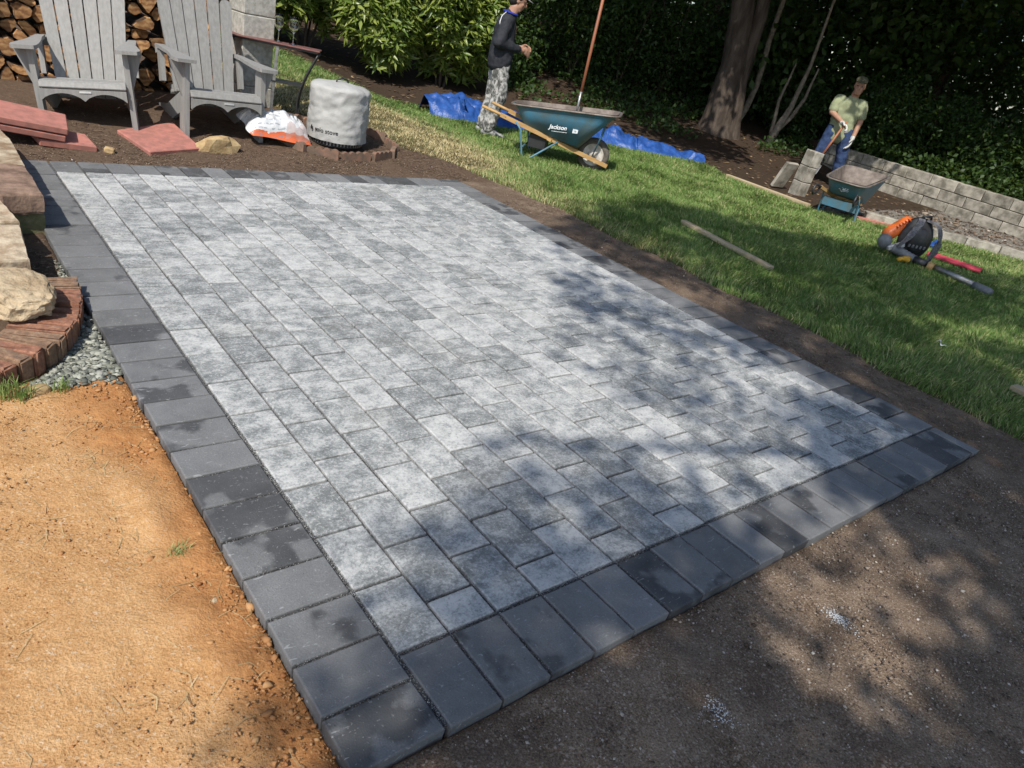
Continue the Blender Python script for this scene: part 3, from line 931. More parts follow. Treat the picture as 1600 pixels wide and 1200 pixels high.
# ------------------------------------------------------------------ adirondack chairs
def rot2(a, v):
    c, s = math.cos(a), math.sin(a)
    return (v[0] * c - v[1] * s, v[0] * s + v[1] * c)
def make_chair(label, loc, rot):
    """local frame: x across, -y to the front, origin on the ground between the front legs"""
    t = empty("adirondack_chair", loc, rot)
    tag(t, label, "chair", "two grey slatted chairs by the firewood")
    m = MAT['chair']
    HW = .292
    for s in (-1, 1):
        MB().prism([(-.055, 0), (.060, 0), (.070, .56), (-.055, .56)], .036, Matrix.Translation((s * HW - .018, 0, 0)) @ Matrix(((0, 0, 1, 0), (1, 0, 0, 0), (0, 1, 0, 0), (0, 0, 0, 1)))).build("leg", m, t)
        # curved bracket under the arm
        br = [(0, 0), (0, .26)] + [(.085 * (1 - .75 * math.sin(k / 8 * math.pi / 2)), .26 * (1 - k / 8)) for k in range(0, 9)]
        MB().prism([(s * x, z) for x, z in [(0, .0), (.09, .26), (0, .26)][::1]], .03, Matrix.Translation((s * (HW + .018), .0, .30)) @ Matrix(((1, 0, 0, 0), (0, 0, 1, 0), (0, 1, 0, 0), (0, 0, 0, 1)))).build("arm_bracket", m, t)
        # sloping stringer that is also the rear leg
        pr_ = [(-.045, .335), (-.045, .255), (.50, .0), (.86, .0), (.86, .085), (.50, .150), (.10, .345)]
        MB().prism(pr_, .030, Matrix.Translation((s * (HW - .036) - .015, 0, 0)) @ Matrix(((0, 0, 1, 0), (1, 0, 0, 0), (0, 1, 0, 0), (0, 0, 0, 1)))).build("stringer", m, t)
        # shaped armrest
        arm = [(-.055, -.12), (.075, -.12), (.090, -.09), (.092, -.02), (.070, .10), (.045, .26), (.035, .56), (-.025, .58), (-.030, .40), (-.050, .24), (-.062, .10), (-.068, 0), (-.066, -.09)]
        MB().prism([(s * x, y) for x, y in arm], .024, Matrix.Translation((s * (HW + .012), 0, .561))).build("armrest", m, t)
        MB().box((s * (HW + .02), .50, .44), (.034, .07, .24), (rad(-14), 0, 0)).build("rear_arm_post", m, t)
    # seat slats following the dip
    def seat_z(y):
        return .352 - .30 * max(0, y - .04) * .85
    ys = [.035, .105, .175, .245, .315, .385]
    for i, y in enumerate(ys):
        MB().box((0, y, seat_z(y) + .004), (2 * HW - .040, .060, .022), (rad(-14 if i > 0 else -6), 0, 0), .004).build("seat_slat", m, t)
    MB().box((0, -.032, .352), (2 * HW - .038, .062, .022), (rad(5), 0, 0), .004).build("seat_slat", m, t)
    MB().box((0, -.074, .334), (2 * HW - .038, .024, .042), (rad(-28), 0, 0), .004).build("seat_slat", m, t)
    # scalloped apron
    w2 = HW - .022
    top = [(-w2, .036), (w2, .036)]
    low = []
    for k in range(21):
        u = k / 20
        x = w2 - 2 * w2 * u
        low.append((x, -.040 + .052 * abs(math.sin(math.pi * (1 - u) * 2)) ** .7 + (0 if .02 < u < .98 else .0)))
    ap = MB().prism(low + top[:1] + top[1:], .022, Matrix.Translation((0, -.096, .272)) @ Matrix(((1, 0, 0, 0), (0, 0, 1, 0), (0, 1, 0, 0), (0, 0, 0, 1)))).build("apron", m, t)
    MB().box((.01, -.0985, .293), (.075, .004, .012), None, .001).build("maker_plate", MAT['plate'], ap)
    # fanned back slats
    tilt = rad(22)
    N_ = 6
    for k in range(N_):
        u = k - (N_ - 1) / 2
        an = rad(1.55) * u
        hgt = .97 - .016 * u * u
        wb, wt = .070, .092
        x0 = u * .0775
        pts = []
        for (lx, lz) in [(-wb / 2, 0), (wb / 2, 0), (wt / 2, hgt - .035), (wt * .36, hgt - .010), (wt * .1, hgt), (-wt * .1, hgt), (-wt * .36, hgt - .010), (-wt / 2, hgt - .035)]:
            c, s_ = math.cos(-an), math.sin(-an)
            pts.append((x0 + lx * c - lz * s_, lx * s_ + lz * c))
        M = Matrix.Translation((0, .405 + .012 * abs(u) * -1, .175)) @ Matrix.Rotation(-tilt, 4, 'X') @ Matrix(((1, 0, 0, 0), (0, 0, 1, 0), (0, 1, 0, 0), (0, 0, 0, 1)))
        MB().prism(pts, .020, M).build("back_slat", m, t)
    for h, w_ in ((.10, .50), (.40, .66), (.70, .54)):
        yy = .405 + .040 + h * math.sin(tilt)
        MB().box((0, yy, .175 + h * math.cos(tilt)), (w_, .026, .07), (-tilt, 0, 0)).build("back_rail", m, t)
    return t
def rz(th):
    return rad(th)
# left chair leans a little to its left
thL = -17
uL = Vector((math.cos(rad(thL)), math.sin(rad(thL)), 0))
RL = Vector((.69, 5.12, tz(.68, 5.11) - .01))
chL = make_chair("grey slatted garden chair on left, behind the pile of red slabs", (0, 0, 0), (0, 0, 0))
chL.matrix_world = Matrix.Translation(RL) @ Matrix.Rotation(rad(thL), 4, 'Z') @ Matrix.Rotation(rad(-6.5), 4, 'Y') @ Matrix.Translation((-.292, 0, 0))
RR = Vector((1.035 + .292, 5.13, tz(1.36, 5.13) - .012))
chR = make_chair("grey slatted garden chair in front of the concrete block pillar", RR, (0, 0, rad(1)))

# ------------------------------------------------------------------ firewood stack: every log its own thing
def clip(poly, px, py, nx, ny):
    out = []
    for i in range(len(poly)):
        a, b = poly[i], poly[(i + 1) % len(poly)]
        da = (a[0] - px) * nx + (a[1] - py) * ny
        db = (b[0] - px) * nx + (b[1] - py) * ny
        if da <= 0:
            out.append(a)
        if da * db < 0:
            t_ = da / (da - db)
            out.append((a[0] + (b[0] - a[0]) * t_, a[1] + (b[1] - a[1]) * t_))
    return out
rl = random.Random(3)
sites = []
for r in range(10):
    for c in range(20):
        sites.append(((c + .5 * (r % 2)) * .132 + rl.gauss(0, .030), r * .118 + .06 + rl.gauss(0, .026)))
LOG0 = Vector((-.78, 6.03, 0))
LDIR = Vector((.985, .085, 0)).normalized()
nlog = 0
for i, (sx, sz) in enumerate(sites):
    if not (0 < sx < 2.46 and sz < 1.2):
        continue
    poly = [(sx - .13, sz - .13), (sx + .13, sz - .13), (sx + .13, sz + .13), (sx - .13, sz + .13)]
    for j, (qx, qz) in enumerate(sites):
        if i != j and abs(qx - sx) < .3 and abs(qz - sz) < .3:
            dx, dz = qx - sx, qz - sz
            l = math.hypot(dx, dz)
            poly = clip(poly, (sx + qx) / 2, (sz + qz) / 2, dx / l, dz / l)
    if rl.random() < .45:                       # split along a cord into a wedge
        an = rl.uniform(0, 6.28)
        poly = clip(poly, sx + math.cos(an) * .028, sz + math.sin(an) * .028, math.cos(an), math.sin(an))
    k = rl.uniform(.80, .97)
    cx = sum(p[0] for p in poly) / len(poly)
    cz = sum(p[1] for p in poly) / len(poly)
    poly = [((x - cx) * k, (z - cz) * k) for x, z in poly]
    # soften the outline
    sm = []
    for a, b in zip(poly, poly[1:] + poly[:1]):
        sm.append((a[0] * .82 + b[0] * .18, a[1] * .82 + b[1] * .18))
        if math.hypot(a[0] - b[0], a[1] - b[1]) > .03:
            sm.append((a[0] * .5 + b[0] * .5 + rl.gauss(0, .004), a[1] * .5 + b[1] * .5 + rl.gauss(0, .004)))
        sm.append((a[0] * .18 + b[0] * .82, a[1] * .18 + b[1] * .82))
    L = rl.uniform(.36, .44)
    n = len(sm)
    ins = .93
    vs_ = [(x * ins, 0, z * ins) for x, z in sm] + [(x, .008, z) for x, z in sm] + [(x, L, z) for x, z in sm]
    me = bpy.data.meshes.new("firewood_log")
    fs_ = [tuple(range(n))] + [tuple(range(2 * n, 3 * n))[::-1]]
    for q in range(n):
        w_ = (q + 1) % n
        fs_.append((q, n + q, n + w_, w_))
        fs_.append((n + q, 2 * n + q, 2 * n + w_, n + w_))
    me.from_pydata(vs_, [], fs_)
    me.materials.append(MAT['bark'])
    me.materials.append(MAT['wood_end'])
    me.polygons[0].material_index = 1
    for pp in me.polygons[2:]:
        pp.material_index = 0 if rl.random() < .7 else 1
    pos = LOG0 + LDIR * cx
    o = link("firewood_log", me, None, None, (pos.x, pos.y + rl.gauss(0, .028), tz(pos.x, pos.y) - .03 + cz), (rad(rl.gauss(0, 2)), 0, rad(3.5 + rl.gauss(0, 4))))
    tag(o, "split firewood log in the stack behind the grey chairs", "firewood", "split logs in the firewood stack")
    nlog += 1
print("logs", nlog)

# ------------------------------------------------------------------ concrete block pillar
pil = empty("block_pillar", (1.93, 6.20, tz(1.78, 6.1) - .03), (0, 0, rad(6)))
tag(pil, "square pillar of stacked grey concrete blocks behind the right chair", "pillar")
for k in range(7):
    MB().box((random.uniform(-.003, .003), random.uniform(-.003, .003), .098 + k * .2), (.295, .295, .193), (0, 0, rad(random.uniform(-.6, .6))), .006).build("concrete_block", MAT['block'], pil)
MB().box((0, 0, .70), (.27, .27, 1.38)).build("mortar_core", MAT['block'], pil)

# ------------------------------------------------------------------ narrow bar table with two wine glasses
TBL = Vector((2.06, 5.86, tz(2.05, 5.8)))
tb = empty("bar_table", TBL, (0, 0, rad(-30)))
tag(tb, "narrow metal bar table with a reddish top beside the pillar", "table")
TH = .62
MB().box((-.05, .08, TH), (.80, .22, .013), None, .004).build("table_top", MAT['tablered'], tb)
MB().box((-.05, .08, TH - .014), (.77, .19, .014)).build("top_frame", MAT['darksteel'], tb)
MB().box((-.035, .0, TH / 2 - .03), (.026, .012, TH + .02), (0, rad(3), 0)).build("leg", MAT['steel'], tb)
for (x0, yy, sgn) in ((.25, .0, 1), (.25, .20, 1), (-.34, .20, -1)):
    pts = [(x0 + sgn * (.09 - .17 * math.sin(min(1, u * 1.25) * math.pi / 2) + .05 * max(0, u - .6)), yy * .8, TH - .02 - u * (TH + .05)) for u in np.linspace(0, 1, 14)]
    MB().tube(pts, .010, 6).build("leg", MAT['darksteel'], tb, True)
MB().box((.06, .09, .30), (.30, .20, .014)).build("shelf", MAT['darksteel'], tb)
def wineglass(x, y, label):
    prof = [(.030, 0), (.031, .002), (.006, .006), (.0035, .012), (.0035, .075), (.010, .085), (.030, .105), (.038, .130), (.036, .165), (.030, .195), (.0285, .195), (.034, .165), (.036, .130), (.028, .107), (.004, .088), (.0, .087)]
    mb = MB()
    n = 20
    vs_, fs_ = [], []
    for r, z in prof:
        for k in range(n):
            a_ = 2 * math.pi * k / n
            vs_.append((max(r, .0002) * math.cos(a_), max(r, .0002) * math.sin(a_), z))
    for i in range(len(prof) - 1):
        for k in range(n):
            fs_.append((i * n + k, i * n + (k + 1) % n, (i + 1) * n + (k + 1) % n, (i + 1) * n + k))
    fs_.append(tuple(range(n))[::-1])
    mb.add(vs_, fs_)
    p_ = tb.matrix_basis @ Vector((x, y, TH + .010))
    c, s_ = math.cos(rad(-30)), math.sin(rad(-30))
    o = mb.build("wine_glass", MAT['glass'], None, True, (TBL.x + x * c - y * s_, TBL.y + x * s_ + y * c, TBL.z + TH + .0105))
    o.scale = (1.15, 1.15, 1.15)
    tag(o, label, "wine glass", "wine glasses on the bar table")
wineglass(-.03, .10, "clear stemmed wine glass nearer the pillar on the bar table")
wineglass(.10, .09, "clear stemmed wine glass farther from the pillar on the bar table")

# ------------------------------------------------------------------ red slabs, rocks, bag
def slab(corners, t, label, bev=.006):
    """corners: four top points in order; thickness t downwards"""
    top = [Vector(c) for c in corners]
    nrm = (top[1] - top[0]).cross(top[2] - top[0]).normalized()
    if nrm.z < 0: nrm = -nrm
    c = sum(top, Vector()) / 4
    bm = bmesh.new()
    a = [bm.verts.new(p - c) for p in top]
    b = [bm.verts.new(p - c - nrm * t) for p in top]
    bm.faces.new(a); bm.faces.new(b[::-1])
    for i in range(4):
        bm.faces.new((a[i], b[i], b[(i + 1) % 4], a[(i + 1) % 4]))
    bmesh.ops.recalc_face_normals(bm, faces=bm.faces)
    bmesh.ops.bevel(bm, geom=list(bm.edges), offset=bev, segments=1, affect='EDGES')
    me = bpy.data.meshes.new("red_slab")
    bm.to_mesh(me); bm.free()
    o = link("red_slab", me, MAT['redslab'], None, c)
    return tag(o, label, "paving slab", "loose red slabs by the chairs")
slab([(-.42, 5.00, .275), (.20, 4.925, .190), (.165, 4.66, .150), (-.46, 4.70, .225)], .045, "uppermost pink red slab of the tilted pile by left chair")
slab([(-.40, 5.01, .222), (.19, 4.94, .138), (.15, 4.67, .098), (-.44, 4.71, .172)], .042, "lower tilted red slab right under the top slab")
slab([(-.05, 4.99, .105), (.30, 4.86, .080), (.33, 4.66, .045), (.0, 4.70, .062)], .045, "flat red slab sticking out under the tilted pile")
slab([(.54, 5.06, .082), (.99, 5.28, .125), (1.06, 4.80, .050), (.66, 4.66, .034)], .045, "pink red slab lying flat under front legs of chairs")

def rock(name, loc, size, mat, label, seed, sub=3, amp=.35, rotz=0, cat="rock", sharp=2.2, flatbase=None):
    bm = bmesh.new()
    bmesh.ops.create_icosphere(bm, subdivisions=sub, radius=1)
    off = Vector((seed * 7.1, seed * 3.3, seed * 1.7))
    for v in bm.verts:
        n1 = mnoise.noise(v.co * 1.1 + off)
        n2 = mnoise.noise(v.co * sharp * 1.6 + off)
        n3 = mnoise.noise(v.co * 6.5 + off)
        c = v.co.copy()
        c = Vector([math.copysign(abs(q) ** .72, q) for q in c])
        v.co = c * (1 + amp * n1 + amp * .5 * n2 + amp * .16 * n3)
        v.co = Vector((v.co.x * size[0], v.co.y * size[1], v.co.z * size[2]))
        if flatbase is not None:
            v.co.z = max(v.co.z, flatbase)
    me = bpy.data.meshes.new(name)
    bm.to_mesh(me); bm.free()
    o = link(name, me, mat, None, loc, (0, 0, rad(rotz)))
    return tag(o, label, cat)
rock("tan_rock", (1.20, 4.83, .075), (.135, .060, .070), MAT['rock'], "angular tan rock on the mulch before the right chair", 6, 2, rotz=12, amp=.55)
rock("broken_stone", (.405, 4.675, .022), (.040, .024, .022), MAT['rock'], "small pale broken stone beside the flat red slab", 9, 2, rotz=-25)
rock("mossy_rock", (1.96, 5.49, .20), (.060, .045, .048), MAT['sandstone'], "small pale rock on the scalloped edging behind the bag", 12, 2)
rock("oval_stone", (-.505, 1.535, -.028), (.042, .028, .022), MAT['rock'], "smooth oval yellow stone at the foot of brick edging", 21, 3, .12, 20)
rock("flat_pebble", (-.318, .375, -.036), (.022, .016, .010), MAT['sandstone'], "flat pale pebble lying on the clay beside the border", 25, 2, .12, 30)

def bag():
    nx, ny = 44, 30
    vs_, fs_ = [], []
    def h(u, v, top):
        e = max(0.0, (1 - abs(u) ** 3.2) * (1 - abs(v) ** 3.0)) ** .55
        w_ = mnoise.noise(Vector((u * 2.3, v * 2.3, 3.1))) * .30 + mnoise.noise(Vector((u * 6, v * 6, 1.1))) * .14
        return (.145 * e * (1 + w_) if top else -.018 * e)
    for top in (True, False):
        for i in range(nx + 1):
            for j in range(ny + 1):
                u, v = i / nx * 2 - 1, j / ny * 2 - 1
                wob = 1 + .05 * math.sin(v * 5 + u * 2)
                vs_.append((u * .27 * wob, v * .17 * (1 + .06 * math.sin(u * 4)), h(u, v, top)))
    m_ = (nx + 1) * (ny + 1)
    for t_ in (0, 1):
        for i in range(nx):
            for j in range(ny):
                a_ = t_ * m_ + i * (ny + 1) + j
                q = (a_, a_ + ny + 1, a_ + ny + 2, a_ + 1)
                fs_.append(q if t_ == 0 else q[::-1])
    def perim():
        for i in range(nx): yield (i * (ny + 1), (i + 1) * (ny + 1))
        for j in range(ny): yield (nx * (ny + 1) + j, nx * (ny + 1) + j + 1)
        for i in range(nx, 0, -1): yield (i * (ny + 1) + ny, (i - 1) * (ny + 1) + ny)
        for j in range(ny, 0, -1): yield (j, j - 1)
    for a_, b_ in perim():
        fs_.append((b_, a_, m_ + a_, m_ + b_))
    m, nt, b = new_mat("printed_plastic_bag")
    v = coords(nt, 'Object')
    sp = nt.nodes.new("ShaderNodeSeparateXYZ")
    nt.links.new(v, sp.inputs[0])
    nz = noise(nt, v, 9, 3, .5)
    white = ramp(nt, [(.3, (.60, .61, .62)), (.7, (.76, .76, .75))], nz)
    # lower printed orange band with dark bars on the right end
    fr = mth(nt, 'LESS_THAN', mth(nt, 'ADD', sp.outputs[1], mth(nt, 'MULTIPLY', nz, .05)), -.128)
    col = mixc(nt, mth(nt, 'MULTIPLY', fr, .95), white, (.72, .13, .025))
    rt = mth(nt, 'GREATER_THAN', sp.outputs[0], .10)
    bars = mth(nt, 'GREATER_THAN', mth(nt, 'SINE', mth(nt, 'MULTIPLY', sp.outputs[0], 190)), .35)
    mid_ = mth(nt, 'MULTIPLY', mth(nt, 'GREATER_THAN', sp.outputs[1], .0), mth(nt, 'LESS_THAN', sp.outputs[1], .12))
    col = mixc(nt, mth(nt, 'MULTIPLY', mth(nt, 'MULTIPLY', rt, bars), mid_), col, (.16, .18, .19))
    pk = mth(nt, 'MULTIPLY', mth(nt, 'GREATER_THAN', sp.outputs[0], .02), mth(nt, 'GREATER_THAN', nz, .52))
    col = mixc(nt, mth(nt, 'MULTIPLY', pk, .5), col, (.48, .30, .25))
    tl = mth(nt, 'MULTIPLY', mth(nt, 'GREATER_THAN', mth(nt, 'SINE', mth(nt, 'MULTIPLY', sp.outputs[1], 300)), .55), mth(nt, 'MULTIPLY', mth(nt, 'LESS_THAN', sp.outputs[0], .02), mth(nt, 'GREATER_THAN', noise(nt, v, 45, 1), .5)))
    col = mixc(nt, mth(nt, 'MULTIPLY', tl, .6), col, (.22, .24, .27))
    nt.links.new(col, b.inputs["Base Color"])
    b.inputs["Roughness"].default_value = .34
    bump(nt, b, noise(nt, v, 26, 4, .6, .8), .5, .008)
    o = MB().add(vs_, fs_).build("paper_bag", m, None, True, (1.77, 5.16, .150), (rad(15), rad(6), rad(2)))
    o.name = "plastic_bag"
    tag(o, "crumpled white and orange plastic bag slumped on terracotta edging", "bag")
bag()

# ------------------------------------------------------------------ fire pit under a grey cover
FP = Vector((2.36, 5.22, tz(2.36, 5.22)))
fp = empty("covered_fire_pit", FP, (0, 0, 0))
tag(fp, "round fire pit under a crumpled grey fabric cover", "fire pit")
CAV = math.atan2(-.994 - FP.y, -.787 - FP.x)
def cover():
    n, prof = 72, []
    H, R_ = .49, .262
    for k in range(26):
        prof.append((R_ * (1 + .02 * (1 - k / 25)), .045 + (H - .075) * k / 25))
    prof += [(R_ * .985, H - .018), (R_ * .95, H - .004), (R_ * .80, H + .006), (R_ * .6, H + .016), (R_ * .4, H + .024), (R_ * .2, H + .028), (.002, H + .030)]
    vs_, fs_ = [], []
    for i, (r, z) in enumerate(prof):
        for k in range(n):
            a_ = 2 * math.pi * k / n
            pos = Vector((math.cos(a_) * r, math.sin(a_) * r, z))
            w1 = mnoise.noise(pos * 7 + Vector((2, 5, 1)))
            w2 = abs(mnoise.noise(Vector((pos.x * 11, pos.y * 11, pos.z * 15)) + Vector((9, 1, 4))))
            sag = .016 * math.sin(a_ * 3 + z * 9)
            dz_ = min(abs((a_ - CAV + rad(20) + math.pi) % (2 * math.pi) - math.pi) / rad(34), 1) ** 2
            calm = 1 - (1 - dz_) * math.exp(-((z - .13) / .06) ** 2)
            d = (.016 * w1 - .024 * w2 + sag * .4) * calm
            e = 1 if i < 26 else max(.2, 1 - (i - 25) * .12)
            vs_.append((math.cos(a_) * (r + d * e), math.sin(a_) * (r + d * e), z + (0 if i < 26 else .012 * w1)))
    for i in range(len(prof) - 1):
        for k in range(n):
            a0, a1 = i * n + k, i * n + (k + 1) % n
            fs_.append((a0, a1, a1 + n, a0 + n))
    return MB().add(vs_, fs_).build("cover", MAT['stove'], fp, True)
cover()
MB().tube([(-.055, -.02, .505), (-.05, -.02, .535), (0, -.02, .552), (.05, -.02, .540), (.06, -.02, .508)], .007, 6).build("top_strap", MAT['black'], fp, True)
MB().lathe([(.215, .0), (.225, .0), (.225, .060), (.215, .060)], 48).build("stand", MAT['darksteel'], fp)
vent = MB()
for k in range(48):
    a_ = 2 * math.pi * k / 48
    vent.box((math.cos(a_) * .229, math.sin(a_) * .229, .032), (.008, .012, .040), (0, 0, a_))
vent.build("vent_fins", MAT['steel'], fp)
def text_mesh(body, size, name, ext=.0015, bold=0.0):
    cu = bpy.data.curves.new(name, 'FONT')
    cu.body = body
    cu.size = size
    cu.extrude = ext
    cu.offset = bold
    cu.resolution_u = 3
    cu.align_x = 'CENTER'
    o = bpy.data.objects.new(name, cu)
    C.objects.link(o)
    dg = bpy.context.evaluated_depsgraph_get()
    dg.update()
    me = bpy.data.meshes.new_from_object(o.evaluated_get(dg))
    bpy.data.objects.remove(o)
    bpy.data.curves.remove(cu)
    return me
def wrap_text(body, size, r, ang, z, mat, parent, name, bold=0.0):
    me = text_mesh(body, size, name, .002, bold)
    for v in me.vertices:
        a_ = ang + v.co.x / r
        rr = r + v.co.z
        v.co = Vector((math.cos(a_) * rr, math.sin(a_) * rr, z + v.co.y))
    return link(name, me, mat, parent)
CA = math.atan2(-.994 - FP.y, -.787 - FP.x)
wrap_text("solo stove", .052, .2665, CA - rad(20), .112, MAT['print'], fp, "cover_lettering", .0004)
fl = [(0, -.004), (.010, .000), (.013, .012), (.008, .022), (.007, .015), (.001, .040), (-.010, .024), (-.014, .010), (-.010, .0)]
me = MB().prism(fl, .003).me("flame_logo")
for v in me.vertices:
    a_ = CA - rad(52) + v.co.x / .2665
    v.co = Vector((math.cos(a_) * (.2668 + v.co.z), math.sin(a_) * (.2668 + v.co.z), .117 + v.co.y))
link("flame_logo", me, MAT['print'], fp)

# scalloped terracotta edging around the fire pit
ECX, ECY, ER = 2.37, 5.27, .53
for k in range(11):
    a0 = rad(-150) + k * (2 * math.pi / 12.2) 
    seg = .268
    top = []
    for q in range(25):
        u = q / 24
        top.append((-seg / 2 + seg * u, .044 + .018 * abs(math.sin(u * math.pi * 4)) ** .8))
    poly = [(-seg / 2, -.05), (seg / 2, -.05)] + top[::-1]
    ex, ey = ECX + math.cos(a0) * ER * 1.08, ECY + math.sin(a0) * ER * .86
    M = Matrix(((1, 0, 0, 0), (0, 0, 1, 0), (0, 1, 0, 0), (0, 0, 0, 1)))
    o = MB().prism(poly, .040, M, -.02).build("scalloped_edging", MAT['terra'], None, False, (ex, ey, tz(ex, ey) + random.uniform(-.01, .012)), (rad(random.uniform(-6, 6)), rad(random.uniform(-3, 3)), a0 + math.pi / 2 + rad(random.uniform(-4, 4))))
    tag(o, "scalloped terracotta edging piece in the ring round the fire pit", "edging", "scalloped edging ring round the fire pit")

# ------------------------------------------------------------------ stone and brick work at the left edge
def flagstone(outline, z0, t, mat, label, seed):
    """irregular flat stone from an outline in plan"""
    pts = []
    n = len(outline)
    for i in range(n):
        a, b = Vector(outline[i]), Vector(outline[(i + 1) % n])
        m_ = max(2, int((b - a).length / .025))
        for k in range(m_):
            p_ = a.lerp(b, k / m_)
            pts.append(p_)
    c = sum(pts, Vector((0, 0))) / len(pts)
    rings = []
    off = seed * 5.7
    for (sc, zz) in ((.985, 0), (1.0, .12), (1.0, .55), (.995, .92), (.978, 1.0)):
        ring = []
        for p_ in pts:
            w_ = 1 + .010 * mnoise.noise(Vector((p_.x * 12, p_.y * 12, zz * 3 + off))) + .014 * mnoise.noise(Vector((p_.x * 38, p_.y * 38, zz * 9 + off)))
            q = c + (p_ - c) * sc * w_
            ring.append((q.x - c.x, q.y - c.y, zz * t + .005 * mnoise.noise(Vector((p_.x * 14, p_.y * 14, off)))))
        rings.append(ring)
    for sc in (.8, .5, .2):
        rings.append([((p_.x - c.x) * sc, (p_.y - c.y) * sc, t + .006 * mnoise.noise(Vector((p_.x * 9 * sc, p_.y * 9 * sc, off + sc)))) for p_ in pts])
    vs_ = [v for r in rings for v in r]
    m_ = len(pts)
    fs_ = [tuple(range(m_))[::-1], tuple(range((len(rings) - 1) * m_, len(rings) * m_))]
    for r in range(len(rings) - 1):
        for k in range(m_):
            k2 = (k + 1) % m_
            fs_.append((r * m_ + k, r * m_ + k2, (r + 1) * m_ + k2, (r + 1) * m_ + k))
    o = MB().add(vs_, fs_).build("flagstone", mat, None, False, (c.x, c.y, z0))
    return tag(o, label, "flagstone", "flagstones of the low wall at the left edge")
flagstone([(-.245, 4.55), (-.215, 4.10), (-.225, 3.62), (-.62, 3.60), (-.66, 4.60)], .095, .085, MAT['flag'], "long pale tan flagstone farthest along the left edge", 1)
flagstone([(-.232, 3.60), (-.225, 3.35), (-.228, 3.08), (-.395, 3.055), (-.70, 3.10), (-.72, 3.58)], .085, .100, MAT['flagred'], "brown flagstone with a thick broken end beside the charcoal border", 2)
flagstone([(-.225, 3.45), (-.222, 3.12), (-.36, 3.09), (-.6, 3.12), (-.62, 3.5)], -.05, .128, MAT['moss'], "mossy stone directly under the brown flagstone", 3)
flagstone([(-.25, 4.50), (-.25, 3.65), (-.58, 3.64), (-.6, 4.52)], -.02, .11, MAT['flagred'], "dark supporting stone under the long tan flagstone", 8)
flagstone([(-.405, 3.035), (-.372, 2.735), (-.62, 2.70), (-.80, 3.04)], .07, .095, MAT['flag'], "whitish flagstone between brown flagstone and grey edged slab", 4)
flagstone([(-.375, 2.715), (-.400, 2.295), (-.72, 2.235), (-.80, 2.70)], .045, .110, MAT['flag'], "pale slab with grey weathered edge beside the rough boulder", 5)
flagstone([(-.44, 3.02), (-.43, 2.33), (-.75, 2.30), (-.78, 3.02)], -.06, .102, MAT['flagred'], "buried stone under the whitish slabs at left", 6)
rock("rough_boulder", (-.490, 2.075, .105), (.118, .19, .062), MAT['sandstone'], "rough beige boulder resting on the brick edging", 35, 5, .20, 10, "boulder", 2.6, -.048)

# curved brick edging, bricks on edge
ECX2, ECY2 = -.66, 2.12
brick_me = {}
def brick(x, y, z, ang, L=.20, T=.057, H=.095, tilt=0.0):
    k = random.randint(0, 7)
    if k not in brick_me:
        bm = bmesh.new()
        bmesh.ops.create_cube(bm, size=1)
        for v in bm.verts:
            v.co = Vector((v.co.x * L, v.co.y * T * (.64 if v.co.x > 0 else 1.0), v.co.z * H))
        bmesh.ops.bevel(bm, geom=list(bm.edges), offset=.006, segments=2, affect='EDGES')
        for v in bm.verts:
            v.co += Vector((random.gauss(0, .0022), random.gauss(0, .0018), random.gauss(0, .0022)))
        me = bpy.data.meshes.new("brick")
        bm.to_mesh(me); bm.free()
        me.materials.append(MAT['brick'])
        brick_me[k] = me
    o = bpy.data.objects.new("brick", brick_me[k])
    C.objects.link(o)
    o.parent = bricks
    o.location = (x, y, z)
    o.rotation_euler = (rad(random.gauss(0, 1.6)), tilt + rad(random.gauss(0, 1.2)), ang)
    return o
bricks = empty("brick_edging", (0, 0, 0))
tag(bricks, "curved edging of weathered red bricks set on edge beside gravel", "brick edging")
edge_pts = [(-.232, 2.335), (-.240, 2.21), (-.262, 2.07), (-.305, 1.92), (-.385, 1.755), (-.49, 1.635), (-.61, 1.545), (-.74, 1.475), (-.90, 1.42)]
ev = [Vector(p_) for p_ in edge_pts]
seglen = [(ev[i + 1] - ev[i]).length for i in range(len(ev) - 1)]
tot = sum(seglen)
s_ = .03
while s_ < tot:
    acc = 0
    for i, l in enumerate(seglen):
        if acc + l >= s_:
            f = (s_ - acc) / l
            pt = ev[i].lerp(ev[i + 1], f)
            t0 = (ev[min(i + 1, len(ev) - 2) + 1] - ev[max(i - 1, 0)]).normalized()
            break
        acc += l
    nrm = Vector((t0.y, -t0.x))
    if nrm.x > 0: nrm = -nrm
    if nrm.y < -.2: nrm = -nrm
    ctr = pt + nrm * .10
    brick(ctr.x, ctr.y, .010 + random.uniform(-.004, .004), math.atan2(nrm.y, nrm.x))
    s_ += .0640
